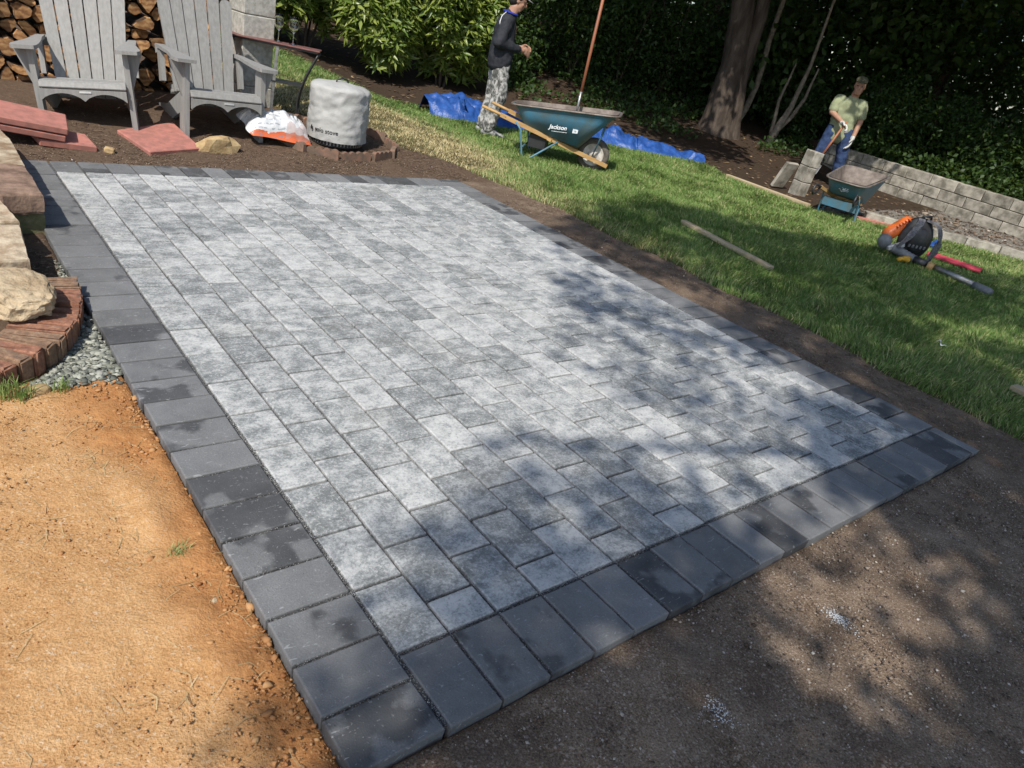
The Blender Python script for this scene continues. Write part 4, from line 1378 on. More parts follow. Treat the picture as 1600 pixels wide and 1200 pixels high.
# ------------------------------------------------------------------ shovels, wheelbarrows
def rrect(L0, L1, w0, w1, r, n=5):
    """rounded quad in plan: x from L0 (half width w0) to L1 (half width w1)"""
    cs = [(L0, -w0), (L1, -w1), (L1, w1), (L0, w0)]
    out = []
    for i in range(4):
        p_, a, b = Vector(cs[i]), Vector(cs[i - 1]), Vector(cs[(i + 1) % 4])
        d0, d1 = (a - p_).normalized(), (b - p_).normalized()
        for k in range(n + 1):
            t_ = k / n
            q = (p_ + d0 * r) * (1 - t_) ** 2 + p_ * 2 * t_ * (1 - t_) + (p_ + d1 * r) * t_ ** 2
            out.append((q.x, q.y))
    return out
def wheelbarrow(label, loc, yaw, grips, rear_panel, lettering):
    """local: x forward, origin on the ground under the wheel"""
    t = empty("wheelbarrow", loc, (0, 0, yaw))
    tag(t, label, "wheelbarrow", "two blue wheelbarrows on the lawn")
    t.scale = (.86, .86, .86) if grips else (1, 1, 1)
    # tray
    rim = rrect(-1.02, .19, .275, .335, .15)
    midr = rrect(-.95, .08, .262, .31, .14)
    low = rrect(-.87, -.17, .21, .215, .09)
    def lift(pts, z0, z1, x0=-1.02, x1=.19):
        return [(x, y, z0 + (z1 - z0) * (x - x0) / (x1 - x0)) for x, y in pts]
    rings = [lift(low, .350, .245, -.87, -.17), lift(midr, .490, .570), lift(rim, .555, .685)]
    rim_o = lift(rrect(-1.045, .215, .30, .360, .17), .557, .688)
    rim_d = lift(rrect(-1.045, .215, .30, .360, .17), .542, .673)
    n = len(low)
    def shell(rs, flip):
        vs_, fs_ = [], []
        for r in rs: vs_ += r
        for i in range(len(rs) - 1):
            for k in range(n):
                k2 = (k + 1) % n
                f = (i * n + k, i * n + k2, (i + 1) * n + k2, (i + 1) * n + k)
                fs_.append(f[::-1] if flip else f)
        return vs_, fs_
    tr = MB()
    v_, f_ = shell(rings + [rim_o, rim_d], False)
    tr.add(v_, f_ + [tuple(range(n))[::-1]])
    me = tr.me("tray", recalc=False)
    me.materials.append(MAT['barrow'])
    me.materials.append(MAT['barrowin'])
    for pl_ in me.polygons:
        if pl_.index >= 2 * n and pl_.index < 4 * n:
            pl_.material_index = 1
    sol = link("tray", me, None, t, smooth=True)
    ins = [[(x * .985 + -.004, y * .975, z + .006) for x, y, z in r] for r in rings]
    v_, f_ = shell(ins, True)
    inn = MB().add(v_, f_ + [tuple(range(n))])
    ime = inn.me("tray_lining", recalc=False)
    link("tray_lining", ime, MAT['barrowin'], sol, smooth=True)
    # handles
    for s in (-1, 1):
        MB().tube([(-1.34, s * .285, .455), (-1.05, s * .262, .395)], .017, 8).build("handle_grip", MAT['black' if grips else 'handle'], t, True)
        a, b = Vector((-1.12, s * .268, .408)), Vector((.19, s * .075, .105))
        d = (b - a)
        M = Matrix.Translation((a + b) / 2) @ d.to_track_quat('X', 'Z').to_matrix().to_4x4()
        mb = MB()
        mb.add([M @ Vector(v) for v in [(-d.length / 2, -.018, -.022), (d.length / 2, -.018, -.022), (d.length / 2, .018, -.022), (-d.length / 2, .018, -.022), (-d.length / 2, -.018, .022), (d.length / 2, -.018, .022), (d.length / 2, .018, .022), (-d.length / 2, .018, .022)]],
               [(0, 3, 2, 1), (4, 5, 6, 7), (0, 1, 5, 4), (1, 2, 6, 5), (2, 3, 7, 6), (3, 0, 4, 7)])
        mb.build("handle", MAT['handle'], t)
        if grips:   # black loop grips
            MB().tube([(-1.30, s * .284, .450), (-1.37, s * .288, .43), (-1.40, s * .289, .36), (-1.33, s * .287, .31), (-1.20, s * .280, .33), (-1.12, s * .274, .39)], .016, 8).build("grip_loop", MAT['darksteel'], t, True)
        # bent steel leg
        MB().tube([(-.93, s * .255, .37), (-.86, s * .262, .30), (-.80, s * .265, .06), (-.78, s * .262, .012), (-.70, s * .260, .012), (-.42, s * .20, .255)], .011, 8).build("leg", MAT['barrow'], t, True)
        MB().tube([(0, s * .105, .19), (.05, s * .16, .42), (.055, s * .20, .54)], .009, 6).build("tray_brace", MAT['barrow'], t, True)
        MB().box((-.02, s * .075, .155), (.07, .022, .035)).build("axle_bracket", MAT['darksteel'], t)
    if rear_panel:
        MB().box((-.815, 0, .215), (.012, .50, .125), (0, rad(-10), 0)).build("leg_panel", MAT['barrow'], t)
    else:
        MB().tube([(-.80, -.262, .13), (-.80, .262, .13)], .010, 6).build("leg_crossbar", MAT['barrow'], t)
        MB().box((-.66, 0, .20), (.20, .34, .14)).build("leg_stay", MAT['black'], t)
    MB().box((-.52, 0, .262), (.05, .46, .03), (0, rad(16), 0)).build("cross_bar", MAT['handle'], t)
    # wheel
    MX = Matrix.Translation((0, 0, .19)) @ Matrix.Rotation(math.pi / 2, 4, 'X')
    ty = MB()
    tp = []
    for k in range(13):
        a_ = -math.pi / 2 * 1.25 + k / 12 * math.pi * 1.25
        tp.append((.142 + .048 * math.cos(a_), .046 * math.sin(a_)))
    vs_, fs_ = [], []
    nn = 40
    for r, z in tp:
        for k in range(nn):
            a_ = 2 * math.pi * k / nn
            vs_.append((r * math.cos(a_), r * math.sin(a_), z))
    for i in range(len(tp) - 1):
        for k in range(nn):
            k2 = (k + 1) % nn
            fs_.append((i * nn + k, i * nn + k2, (i + 1) * nn + k2, (i + 1) * nn + k))
    ty.add(vs_, fs_, MX)
    wh = ty.build("wheel", MAT['rubber'], t, True)
    rm = MB().lathe([(.040, -.050), (.046, -.030), (.092, -.020), (.112, -.036), (.128, -.038), (.128, .038), (.112, .036), (.092, .020), (.046, .030), (.040, .050)], 32, MX)
    rm.build("rim", MAT['rim'], wh, True)
    MB().tube([(0, -.10, .19), (0, .10, .19)], .012, 8).build("axle", MAT['steel'], wh)
    if lettering:
        sgn = lettering
        # side plane of the tray between low ring and mid ring
        y0, y1, z0, z1 = .215 * 1, .292, .30, .515
        an = math.atan2(y1 - y0, z1 - z0)
        me = text_mesh("Jackson", .066, "lettering", .001, .0018)
        for v in me.vertices:
            v.co = Vector((v.co.x + v.co.y * .22, v.co.y, v.co.z))
        lm = MB()
        for k in range(13):                      # illegible small line under the name
            lm.box((-.085 + k * .0135, .006, 0), (.0095, .007, .002))
        me2 = lm.me("small_lettering")
        o = link("lettering", me, MAT['letter'], sol)
        o2 = link("small_lettering", me2, MAT['letter'], sol)
        o3 = MB().prism([(-.032, 0), (.028, 0), (.036, .056), (-.024, .056)], .002).build("emblem", MAT['letter'], sol)
        o4 = MB().prism([(-.010, .012), (.012, .012), (.015, .030), (-.007, .030)], .0025).build("emblem_mark", MAT['barrow'], o3)
        R_ = Matrix.Rotation(math.pi if sgn > 0 else 0, 4, 'Z') @ Matrix.Rotation(math.pi / 2, 4, 'X') 
        tiltM = Matrix.Rotation((-an if sgn < 0 else an), 4, 'X')
        for ob, dx, dz in ((o, -.045, .10), (o2, -.02, .070), (o3, .155, .10)):
            xx = -.40 + (dx if sgn < 0 else -dx)
            yy = (y0 + (y1 - y0) * ((.30 + dz + .03 - z0) / (z1 - z0)) + .016) * sgn
            ob.matrix_local = Matrix.Translation((xx, yy, .30 + dz)) @ Matrix.Rotation(rad(-6) * -sgn, 4, 'Y') @ tiltM @ R_
    return t
b1yaw = math.atan2(-1.0, .88)
wb1 = wheelbarrow("blue wheelbarrow with wooden handles and a shovel standing in it", (5.60, 5.17, tz(5.6, 5.17)), b1yaw, False, False, -1)
wb2 = wheelbarrow("blue wheelbarrow seen from behind with black loop grips", (9.00, 3.60, tz(9.0, 3.6)), rad(14), True, True, 0)
emb = MB()
for k in range(34):
    a_ = random.uniform(0, 6.28)
    r_ = random.uniform(0, .075)
    emb.box((-.93 + .0, math.cos(a_) * r_, .445 + math.sin(a_) * r_ * .55), (.002, random.uniform(.006, .022), random.uniform(.004, .012)), (0, rad(-14), 0))
emb.build("worn_lettering", MAT['white'], wb2)
# soil heaped in the first barrow
def shovel(label, foot, top, mat, blade_up=False):
    f, tp = Vector(foot), Vector(top)
    t = empty("shovel", f)
    tag(t, label, "shovel")
    d = tp - f
    pts = [Vector((0, 0, 0)) + d * .0, d * .10 + Vector((.0, 0, .0)), d * .2, d * .6, d]
    MB().tube([d * .17, d * .5, d], [.017, .018, .0175], 10).build("shaft", mat, t, True)
    MB().tube([d * .02, d * .10, d * .20], [.012, .014, .019], 8).build("socket", MAT['steel'], t, True)
    z = d.normalized()
    x = z.cross(Vector((.6, .8, 0))).normalized()
    y = z.cross(x)
    bl = [(-.095, .04), (.095, .04), (.100, -.10), (.06, -.20), (0, -.25), (-.06, -.20), (-.10, -.10)]
    mb = MB()
    vs_ = []
    for dx in (0, .003):
        for a, b in bl:
            vs_.append(x * a + z * b + y * (.03 * (a / .1) ** 2 + dx))
    n = len(bl)
    fs_ = [tuple(range(n)), tuple(range(n, 2 * n))[::-1]] + [(i, (i + 1) % n, n + (i + 1) % n, n + i) for i in range(n)]
    mb.add(vs_, fs_).build("blade", MAT['steel'], t)
    return t
shovel("orange handled shovel standing upright in the blue wheelbarrow", (5.44, 5.44, .50), (5.52, 5.52, 1.98), MAT['spade'])
br = MB()
for dx in (-.075, .075):
    br.box((dx, 0, 0), (.05, .02, .012), (0, rad(12 if dx < 0 else -12), 0))
# ------------------------------------------------------------------ blue tarps
def tarp(label, pts, wid, hgt, seed):
    """crumpled sheet heaped along a line of plan points"""
    P = [Vector(p_) for p_ in pts]
    nu, nv = 110, 44
    vs_, fs_ = [], []
    for i in range(nu + 1):
        u = i / nu
        f = u * (len(P) - 1)
        k = min(int(f), len(P) - 2)
        c = P[k].lerp(P[k + 1], f - k)
        t0 = (P[k + 1] - P[k]).normalized()
        nrm = Vector((-t0.y, t0.x))
        env = math.sin(math.pi * min(1, max(0, u)) ** .8) ** .55
        w_ = wid * (.35 + .65 * env) * (1 + .25 * mnoise.noise(Vector((u * 6, seed, 0))))
        hh = hgt(u)
        for j in range(nv + 1):
            v = j / nv * 2 - 1
            px, py = c.x + nrm.x * v * w_, c.y + nrm.y * v * w_
            q = Vector((px * 2.6, py * 2.6, seed))
            r1 = 1 - abs(mnoise.noise(q)) * 2
            r2 = 1 - abs(mnoise.noise(q * 1.7 + Vector((3, 1, 2)))) * 2.4
            r3 = 1 - abs(mnoise.noise(q * 3.3 + Vector((7, 2, 2)))) * 2
            prof = max(0, 1 - abs(v) ** 2.2)
            z = hh * prof * (.75 + .40 * r1) + .075 * r2 * prof ** .5 + .022 * r3 * prof ** .4 + .03
            px += .05 * mnoise.noise(q * 2 + Vector((0, 0, 9)))
            py += .05 * mnoise.noise(q * 2 + Vector((5, 0, 4)))
            vs_.append((px, py, tz(px, py) + max(.006, z)))
    for i in range(nu):
        for j in range(nv):
            a = i * (nv + 1) + j
            fs_.append((a, a + nv + 1, a + nv + 2, a + 1))
    c = sum((Vector(v) for v in vs_), Vector()) / len(vs_)
    o = MB().add([Vector(v) - c for v in vs_], fs_).build("tarp", MAT['tarp'], None, True, c)
    tag(o, label, "tarp", "crumpled blue tarps at the lawn edge")
tarp("crumpled bright blue tarp heaped behind the standing man", [(4.95, 7.85), (5.45, 7.85), (5.95, 7.70), (6.5, 7.55), (6.95, 7.45)], .42, lambda u: .13 * math.exp(-((u - .22) / .2) ** 2) + .07, 2.3)
tarp("long low blue tarp lying behind the first wheelbarrow", [(7.05, 7.25), (7.6, 7.05), (8.1, 6.80), (8.6, 6.45), (9.0, 6.12)], .36, lambda u: .12 * math.exp(-((u - .3) / .28) ** 2) + .03, 6.1)

# ------------------------------------------------------------------ people
def capsule(mb, p0, p1, r0, r1, n=14, flat=None):
    p0, p1 = Vector(p0), Vector(p1)
    d = p1 - p0
    L = d.length
    if L < 1e-6:
        d = Vector((0, 0, 1e-4)); L = 1e-4
    q = d.to_track_quat('Z', 'Y')
    vs_, fs_ = [], []
    rings = []
    for k in range(5):
        a = -math.pi / 2 + k / 4.0 * math.pi / 2
        if k == 0: a += .12
        rings.append((r0 * math.cos(a), r0 * math.sin(a)))
    for k in range(5):
        a = k / 4.0 * math.pi / 2
        if k == 4: a -= .12
        rings.append((r1 * math.cos(a), L + r1 * math.sin(a)))
    for r, z in rings:
        for k in range(n):
            a = 2 * math.pi * k / n
            vs_.append(p0 + q @ Vector((r * math.cos(a), r * math.sin(a), z)))
    for i in range(len(rings) - 1):
        for k in range(n):
            k2 = (k + 1) % n
            fs_.append((i * n + k, i * n + k2, (i + 1) * n + k2, (i + 1) * n + k))
    fs_.append(tuple(range(n))[::-1])
    fs_.append(tuple((len(rings) - 1) * n + k for k in range(n)))
    mb.add(vs_, fs_)
def ellipsoid(mb, c, r, rot=None, n=16):
    vs_, fs_ = [], []
    m_ = 10
    for i in range(1, m_):
        a = math.pi * i / m_
        for k in range(n):
            b = 2 * math.pi * k / n
            vs_.append((math.sin(a) * math.cos(b) * r[0], math.sin(a) * math.sin(b) * r[1], -math.cos(a) * r[2]))
    for i in range(m_ - 2):
        for k in range(n):
            k2 = (k + 1) % n
            fs_.append((i * n + k, i * n + k2, (i + 1) * n + k2, (i + 1) * n + k))
    fs_.append(tuple(range(n))[::-1])
    fs_.append(tuple((m_ - 2) * n + k for k in range(n)))
    M = Matrix.Translation(c)
    if rot is not None:
        M = M @ Euler(rot).to_matrix().to_4x4()
    mb.add(vs_, fs_, M)
def fuse(name, mb, voxel, mat, parent, smooth_it=6, wrinkle=0.0, wsc=9.0):
    """weld overlapping solids into one continuous skin"""
    me = mb.me(name)
    o = bpy.data.objects.new(name, me)
    C.objects.link(o)
    md = o.modifiers.new("weld", 'REMESH')
    md.mode = 'VOXEL'
    md.voxel_size = voxel
    sm = o.modifiers.new("relax", 'SMOOTH')
    sm.factor = .5
    sm.iterations = smooth_it
    dg = bpy.context.evaluated_depsgraph_get()
    dg.update()
    me2 = bpy.data.meshes.new_from_object(o.evaluated_get(dg))
    bpy.data.objects.remove(o)
    me2.name = name
    if wrinkle:
        nv = len(me2.vertices)
        nrm = np.empty(nv * 3, np.float32)
        me2.vertices.foreach_get("normal", nrm)
        nrm = nrm.reshape(-1, 3)
        for i, v in enumerate(me2.vertices):
            w_ = mnoise.noise(Vector((v.co.x * wsc, v.co.y * wsc, v.co.z * wsc * 1.5))) + .5 * abs(mnoise.noise(v.co * wsc * 2.2))
            v.co += Vector(nrm[i].tolist()) * w_ * wrinkle
    return link(name, me2, mat, parent, smooth=True)
def hand(mb, wrist, d, n, side, curl, r=.0085, spread=.017, k=1.0):
    """palm + five fingers; d along the fingers, n = palm normal (fingers curl towards n), side = direction of the thumb"""
    w, d, n = Vector(wrist), Vector(d).normalized(), Vector(n).normalized()
    s = Vector(side).normalized()
    pc = w + d * .045 * k
    capsule(mb, w, w + d * .03 * k, .024 * k, .026 * k)
    for q in (-1.5, -.5, .5, 1.5):
        capsule(mb, w + d * .02 * k + s * q * .010 * k, w + d * .082 * k + s * q * spread * k, .014 * k, .0125 * k, 8)
    for q, L in ((-1.5, .060), (-.5, .074), (.5, .080), (1.5, .070)):
        b = w + d * .082 * k + s * q * spread * k
        a1 = d * math.cos(curl * .6) + n * math.sin(curl * .6)
        a2 = d * math.cos(curl * 1.5) + n * math.sin(curl * 1.5)
        a3 = d * math.cos(curl * 2.2) + n * math.sin(curl * 2.2)
        p1 = b + a1 * L * .45 * k
        p2 = p1 + a2 * L * .32 * k
        p3 = p2 + a3 * L * .25 * k
        capsule(mb, b, p1, r * 1.1 * k, r * k, 8)
        capsule(mb, p1, p2, r * k, r * .95 * k, 8)
        capsule(mb, p2, p3, r * .95 * k, r * .8 * k, 8)
    tb0 = w + d * .028 * k + s * .026 * k
    t1 = tb0 + (d * .5 + s * .75 + n * .35).normalized() * .036 * k
    t2 = t1 + (d * .85 + s * .1 + n * .5).normalized() * .030 * k
    capsule(mb, tb0, t1, r * 1.35 * k, r * 1.15 * k, 8)
    capsule(mb, t1, t2, r * 1.15 * k, r * .9 * k, 8)
def head(mb, c, fwd, up, k=1.0):
    c, f, u = Vector(c), Vector(fwd).normalized(), Vector(up).normalized()
    s = u.cross(f).normalized()
    u = f.cross(s)
    R_ = Matrix((f, s, u)).transposed().to_3x3()
    E_ = R_.to_euler()
    P = lambda a, b, d: c + f * a * k + s * b * k + u * d * k
    ellipsoid(mb, P(-.012, 0, .028), (.092 * k, .072 * k, .088 * k), E_)
    ellipsoid(mb, P(.022, 0, -.035), (.062 * k, .058 * k, .075 * k), E_)
    capsule(mb, P(.045, -.018, -.082), P(.045, .018, -.082), .024 * k, .024 * k, 10)       # chin
    capsule(mb, P(.080, 0, .022), P(.098, 0, -.018), .010 * k, .015 * k, 10)              # nose
    capsule(mb, P(.066, -.026, .034), P(.066, .026, .034), .015 * k, .015 * k, 10)         # brow
    capsule(mb, P(.072, -.018, -.046), P(.072, .018, -.046), .011 * k, .011 * k, 8)        # lips
    for q in (-1, 1):
        ellipsoid(mb, P(-.010, q * .068, -.004), (.016 * k, .007 * k, .026 * k), E_, 10)    # ears
        ellipsoid(mb, P(.052, q * .036, -.018), (.020 * k, .018 * k, .020 * k), E_, 10)     # cheeks
    return P, E_

# ---- man standing in profile
def man_profile():
    t = empty("person", (5.22, 6.74, tz(5.22, 6.74)), (0, 0, rad(-35)))
    t.scale = (1.09, 1.09, 1.055)
    tag(t, "man in dark jacket and grey camouflage trousers holding his hands together", "person")
    b = MB()
    P, E_ = head(b, (.085, 0, 1.500), (1, 0, -.28), (.25, 0, 1), .98)
    capsule(b, (.015, 0, 1.30), (.055, 0, 1.43), .062, .056)
    capsule(b, (0, 0, .90), (0, 0, 1.20), .11, .12)
    for s in (-1, 1):
        capsule(b, (-.01, s * .165, 1.285), (-.06, s * .225, 1.045), .048, .040)
        capsule(b, (-.06, s * .225, 1.045), (.195, s * .085, 1.02), .040, .028)
        capsule(b, (.0, s * .085, .86), (.02, s * .095, .46), .075, .055)
        capsule(b, (.02, s * .095, .46), (-.03, s * .10, .09), .052, .036)
    hand(b, (.195, -.085, 1.020), (.88, .42, -.22), (.1, .55, -.8), (.35, .1, .9), .75)
    hand(b, (.195, .085, 1.035), (.90, -.35, .10), (-.1, -.5, -.85), (.2, -.3, .9), .55)
    body = fuse("body", b, .0085, MAT['skin'], t, 4)
    eye = MB()
    for s in (-1, 1):
        ellipsoid(eye, P(.074, s * .030, .012), (.010, .012, .008), E_, 8)
    eye.build("eyes", MAT['black'], body)
    h = MB()
    ellipsoid(h, P(-.024, 0, .040), (.094, .079, .088), E_)
    ellipsoid(h, P(-.050, 0, -.010), (.060, .072, .070), E_)
    fuse("hair", h, .010, MAT['hair'], body, 3)
    cp = MB()
    ellipsoid(cp, P(-.008, 0, .082), (.100, .082, .060), E_)
    cap = fuse("cap", cp, .010, MAT['cap'], t, 3)
    vz = MB()
    vs_ = []
    for dz in (.060, .066):
        for k in range(9):
            a = -math.pi / 2 + k / 8 * math.pi
            vs_.append(P(.070 + .085 * math.cos(a), .068 * math.sin(a), dz + .010 * math.cos(a) * -1))
    n = 9
    vz.add(vs_, [tuple(range(n)), tuple(range(n, 2 * n))[::-1]] + [(i, (i + 1) % n, n + (i + 1) % n, n + i) for i in range(n)])
    vz.build("visor", MAT['plate'], cap)
    j = MB()
    capsule(j, (-.005, 0, .865), (.0, 0, .98), .138, .140)
    for s in (-1, 1):
        capsule(j, (-.005, s * .060, .84), (-.01, s * .06, 1.02), .138, .130)
        capsule(j, (-.01, s * .06, 1.02), (-.01, s * .075, 1.22), .128, .115)
        capsule(j, (-.01, s * .075, 1.22), (.0, s * .13, 1.285), .112, .072)
        capsule(j, (-.008, s * .165, 1.275), (-.062, s * .230, 1.045), .074, .064)
        capsule(j, (-.062, s * .230, 1.045), (.165, s * .100, 1.018), .064, .042)
    capsule(j, (.005, 0, 1.28), (.022, 0, 1.345), .092, .070)
    jk = fuse("jacket", j, .012, MAT['jacket'], t, 4, .010, 10)
    MB().tube([(.055 + .075 * math.cos(a) - .035, .072 * math.sin(a), 1.365 + .012 * math.cos(a) * -1) for a in np.linspace(0, 2 * math.pi, 20)], .013, 8).build("collar", MAT['collar'], jk, True)
    MB().tube([(-.035, -.105, 1.365), (-.075, -.155, 1.32), (-.088, -.190, 1.26), (-.080, -.215, 1.19), (-.075, -.232, 1.13)], .0045, 6).build("shoulder_piping", MAT['white'], jk, True)
    q = MB()
    for s, k in ((-1, .03), (1, -.03)):
        capsule(q, (.0, s * .075, .86), (.025 + k, s * .098, .47), .112, .088)
        capsule(q, (.025 + k, s * .098, .47), (-.035 + k, s * .105, .105), .084, .072)
    capsule(q, (0, -.05, .83), (0, .05, .83), .118, .118)
    fuse("trousers", q, .012, MAT['camo'], t, 4, .012, 11)
    for s, k in ((-1, .03), (1, -.03)):
        sh = MB()
        capsule(sh, (-.075 + k, s * .105, .045), (.02 + k, s * .110, .055), .044, .048)
        capsule(sh, (.02 + k, s * .110, .045), (.145 + k, s * .118, .030), .046, .032)
        fuse("shoe", sh, .009, MAT['shoe'], t, 3)
man_profile()

# ---- man with gloves behind the second wheelbarrow; local +x faces the camera side
def man_gloves():
    pos = (11.30, 5.36)
    yaw = math.atan2(-.994 - pos[1], -.787 - pos[0])
    t = empty("person", (pos[0], pos[1], tz(*pos)), (0, 0, yaw + rad(6)))
    t.scale = (1.04, 1.04, 1.03)
    tag(t, "man in sage green shirt, cap and pale gloves behind the wheelbarrow", "person")
    b = MB()
    # in this frame: +x towards the camera, +y is picture left reversed -> +y appears on the right
    P, E_ = head(b, (.06, .035, 1.500), (1, -.10, -.02), (.05, 0, 1), 1.13)
    capsule(b, (.005, .01, 1.29), (.03, .03, 1.42), .066, .060)
    capsule(b, (0, 0, .90), (0, 0, 1.20), .12, .125)
    # picture-left arm reaches across the belly to the shovel
    capsule(b, (.0, -.185, 1.275), (.10, -.215, 1.07), .056, .047)
    capsule(b, (.10, -.215, 1.07), (.255, -.035, .965), .046, .034)
    # picture-right arm hangs
    capsule(b, (.0, .195, 1.265), (.02, .235, 1.02), .056, .047)
    capsule(b, (.02, .235, 1.02), (.09, .215, .800), .045, .033)
    for s in (-1, 1):
        capsule(b, (.0, s * .095, .86), (.04, s * .16, .46), .085, .062)
        capsule(b, (.04, s * .16, .46), (-.02, s * .20, .09), .058, .040)
    body = fuse("body", b, .0095, MAT['skin'], t, 4)
    eye = MB()
    for s in (-1, 1):
        ellipsoid(eye, P(.074, s * .030, .010), (.010, .012, .007), E_, 8)
    eye.build("eyes", MAT['black'], body)
    h = MB()
    ellipsoid(h, P(-.036, 0, .022), (.092, .084, .094), E_)
    fuse("hair", h, .011, MAT['hair'], body, 3)
    cp = MB()
    ellipsoid(cp, P(-.008, 0, .080), (.112, .092, .066), E_)
    cap = fuse("cap", cp, .010, MAT['cap'], t, 3)
    vs_ = []
    for dz in (.064, .071):
        for k in range(9):
            a = -math.pi / 2 + k / 8 * math.pi
            vs_.append(P(.072 + .072 * math.cos(a), .070 * math.sin(a), dz - .016 * math.cos(a)))
    n = 9
    MB().add(vs_, [tuple(range(n)), tuple(range(n, 2 * n))[::-1]] + [(i, (i + 1) % n, n + (i + 1) % n, n + i) for i in range(n)]).build("visor", MAT['cap'], cap)
    j = MB()
    for s in (-1, 1):
        capsule(j, (-.0, s * .065, .74), (-.0, s * .070, 1.02), .126, .122)
        capsule(j, (-.01, s * .070, 1.02), (-.01, s * .080, 1.20), .122, .116)
        capsule(j, (-.01, s * .085, 1.20), (.0, s * .145, 1.275), .115, .075)
    capsule(j, (.0, -.180, 1.272), (.075, -.212, 1.125), .075, .072)
    capsule(j, (.0, .190, 1.265), (.015, .228, 1.100), .075, .072)
    capsule(j, (0, .0, 1.27), (.012, .012, 1.305), .096, .080)
    capsule(j, (.012, 0, .80), (.015, 0, 1.22), .128, .126)
    fuse("shirt", j, .012, MAT['tee'], t, 4, .012, 8)
    q = MB()
    for s in (-1, 1):
        capsule(q, (.0, s * .085, .84), (.04, s * .165, .47), .120, .088)
        capsule(q, (.04, s * .165, .47), (-.02, s * .205, .10), .084, .070)
    capsule(q, (0, -.06, .83), (0, .06, .83), .122, .122)
    fuse("jeans", q, .012, MAT['jeans'], t, 4, .012, 10)
    for s in (-1, 1):
        sh = MB()
        capsule(sh, (-.07, s * .205, .045), (.03, s * .215, .055), .046, .048)
        capsule(sh, (.03, s * .215, .045), (.15, s * .235, .032), .046, .033)
        fuse("boot", sh, .010, MAT['black'], t, 3)
    g = MB()
    hand(g, (.250, -.045, .968), (.45, .70, -.45), (.55, -.2, -.8), (.75, -.25, .5), 1.05, .0115, .019, 1.4)
    fuse("glove", g, .0075, MAT['glove'], t, 2)
    g = MB()
    hand(g, (.09, .215, .800), (.20, -.10, -1), (.2, -1, -.1), (1, .1, .1), .45, .0115, .019, 1.35)
    fuse("glove", g, .0075, MAT['glove'], t, 2)
    return t, yaw + rad(6)
mg, mgy = man_gloves()
M2 = Matrix.Translation(mg.location) @ Matrix.Rotation(mgy, 4, 'Z')
shovel("shovel with orange handle gripped by the gloved man", tuple(M2 @ Vector((.42, -.21, .30))), tuple(M2 @ Vector((.325, .015, 1.02))), MAT['spade'])

# ------------------------------------------------------------------ block retaining wall, pier and low wall
def block_wall(name, label, a, b, courses, bl, bh, bd, mat, z0=None, cap=0.0, cat="wall"):
    a, b = Vector(a), Vector(b)
    d = b - a
    L = d.length
    ang = math.atan2(d.y, d.x)
    zz = min(tz(a.x, a.y), tz(b.x, b.y)) - .03 if z0 is None else z0
    w = empty(name, (a.x, a.y, zz), (0, 0, ang))
    tag(w, label, cat)
    for c in range(courses):
        x = -(bl / 2 if c % 2 else 0)
        while x < L:
            l = bl
            x0, x1 = max(x, 0), min(x + l, L)
            if x1 - x0 > .04:
                dd = bd * random.uniform(.96, 1.03)
                MB().box(((x0 + x1) / 2, random.uniform(-.006, .006), bh * (c + .5)), (x1 - x0 - .010, dd, bh - .009), (0, 0, rad(random.uniform(-.5, .5))), .007).build("wall_block", mat, w)
            x += l
    MB().box((L / 2, .03, courses * bh / 2 - .01), (L - .02, bd * .8, courses * bh - .03)).build("wall_core", mat, w)
    return w
block_wall("retaining_wall", "grey concrete block retaining wall behind the gloved man", (13.25, 6.55), (12.55, 1.2), 3, .46, .180, .2, MAT['wallblock'])
block_wall("low_block_wall", "low dark block edging wall along the right side of lawn", (8.95, 3.36), (10.55, 1.25), 1, .42, .165, .16, MAT['wallblock'])
pier = empty("block_pier", (9.20, 4.52, tz(9.2, 4.52) - .02), (rad(2), rad(3), rad(-18)))
tag(pier, "short square pier of stacked concrete blocks left of gloved man", "pier")
for k in range(3):
    MB().box((random.uniform(-.006, .006), random.uniform(-.006, .006), .108 + k * .215), (.17, .19, .208), (0, 0, rad(random.uniform(-.8, .8))), .007).build("concrete_block", MAT['wallblock'], pier)
slb = MB().box((0, 0, 0), (.40, .22, .05), None, .006).build("leaning_block", MAT['wallblock'], None, False, (9.17, 4.79, .19), (0, rad(68), rad(75)))
tag(slb, "dark slab leaning against the back of the block pier", "slab")

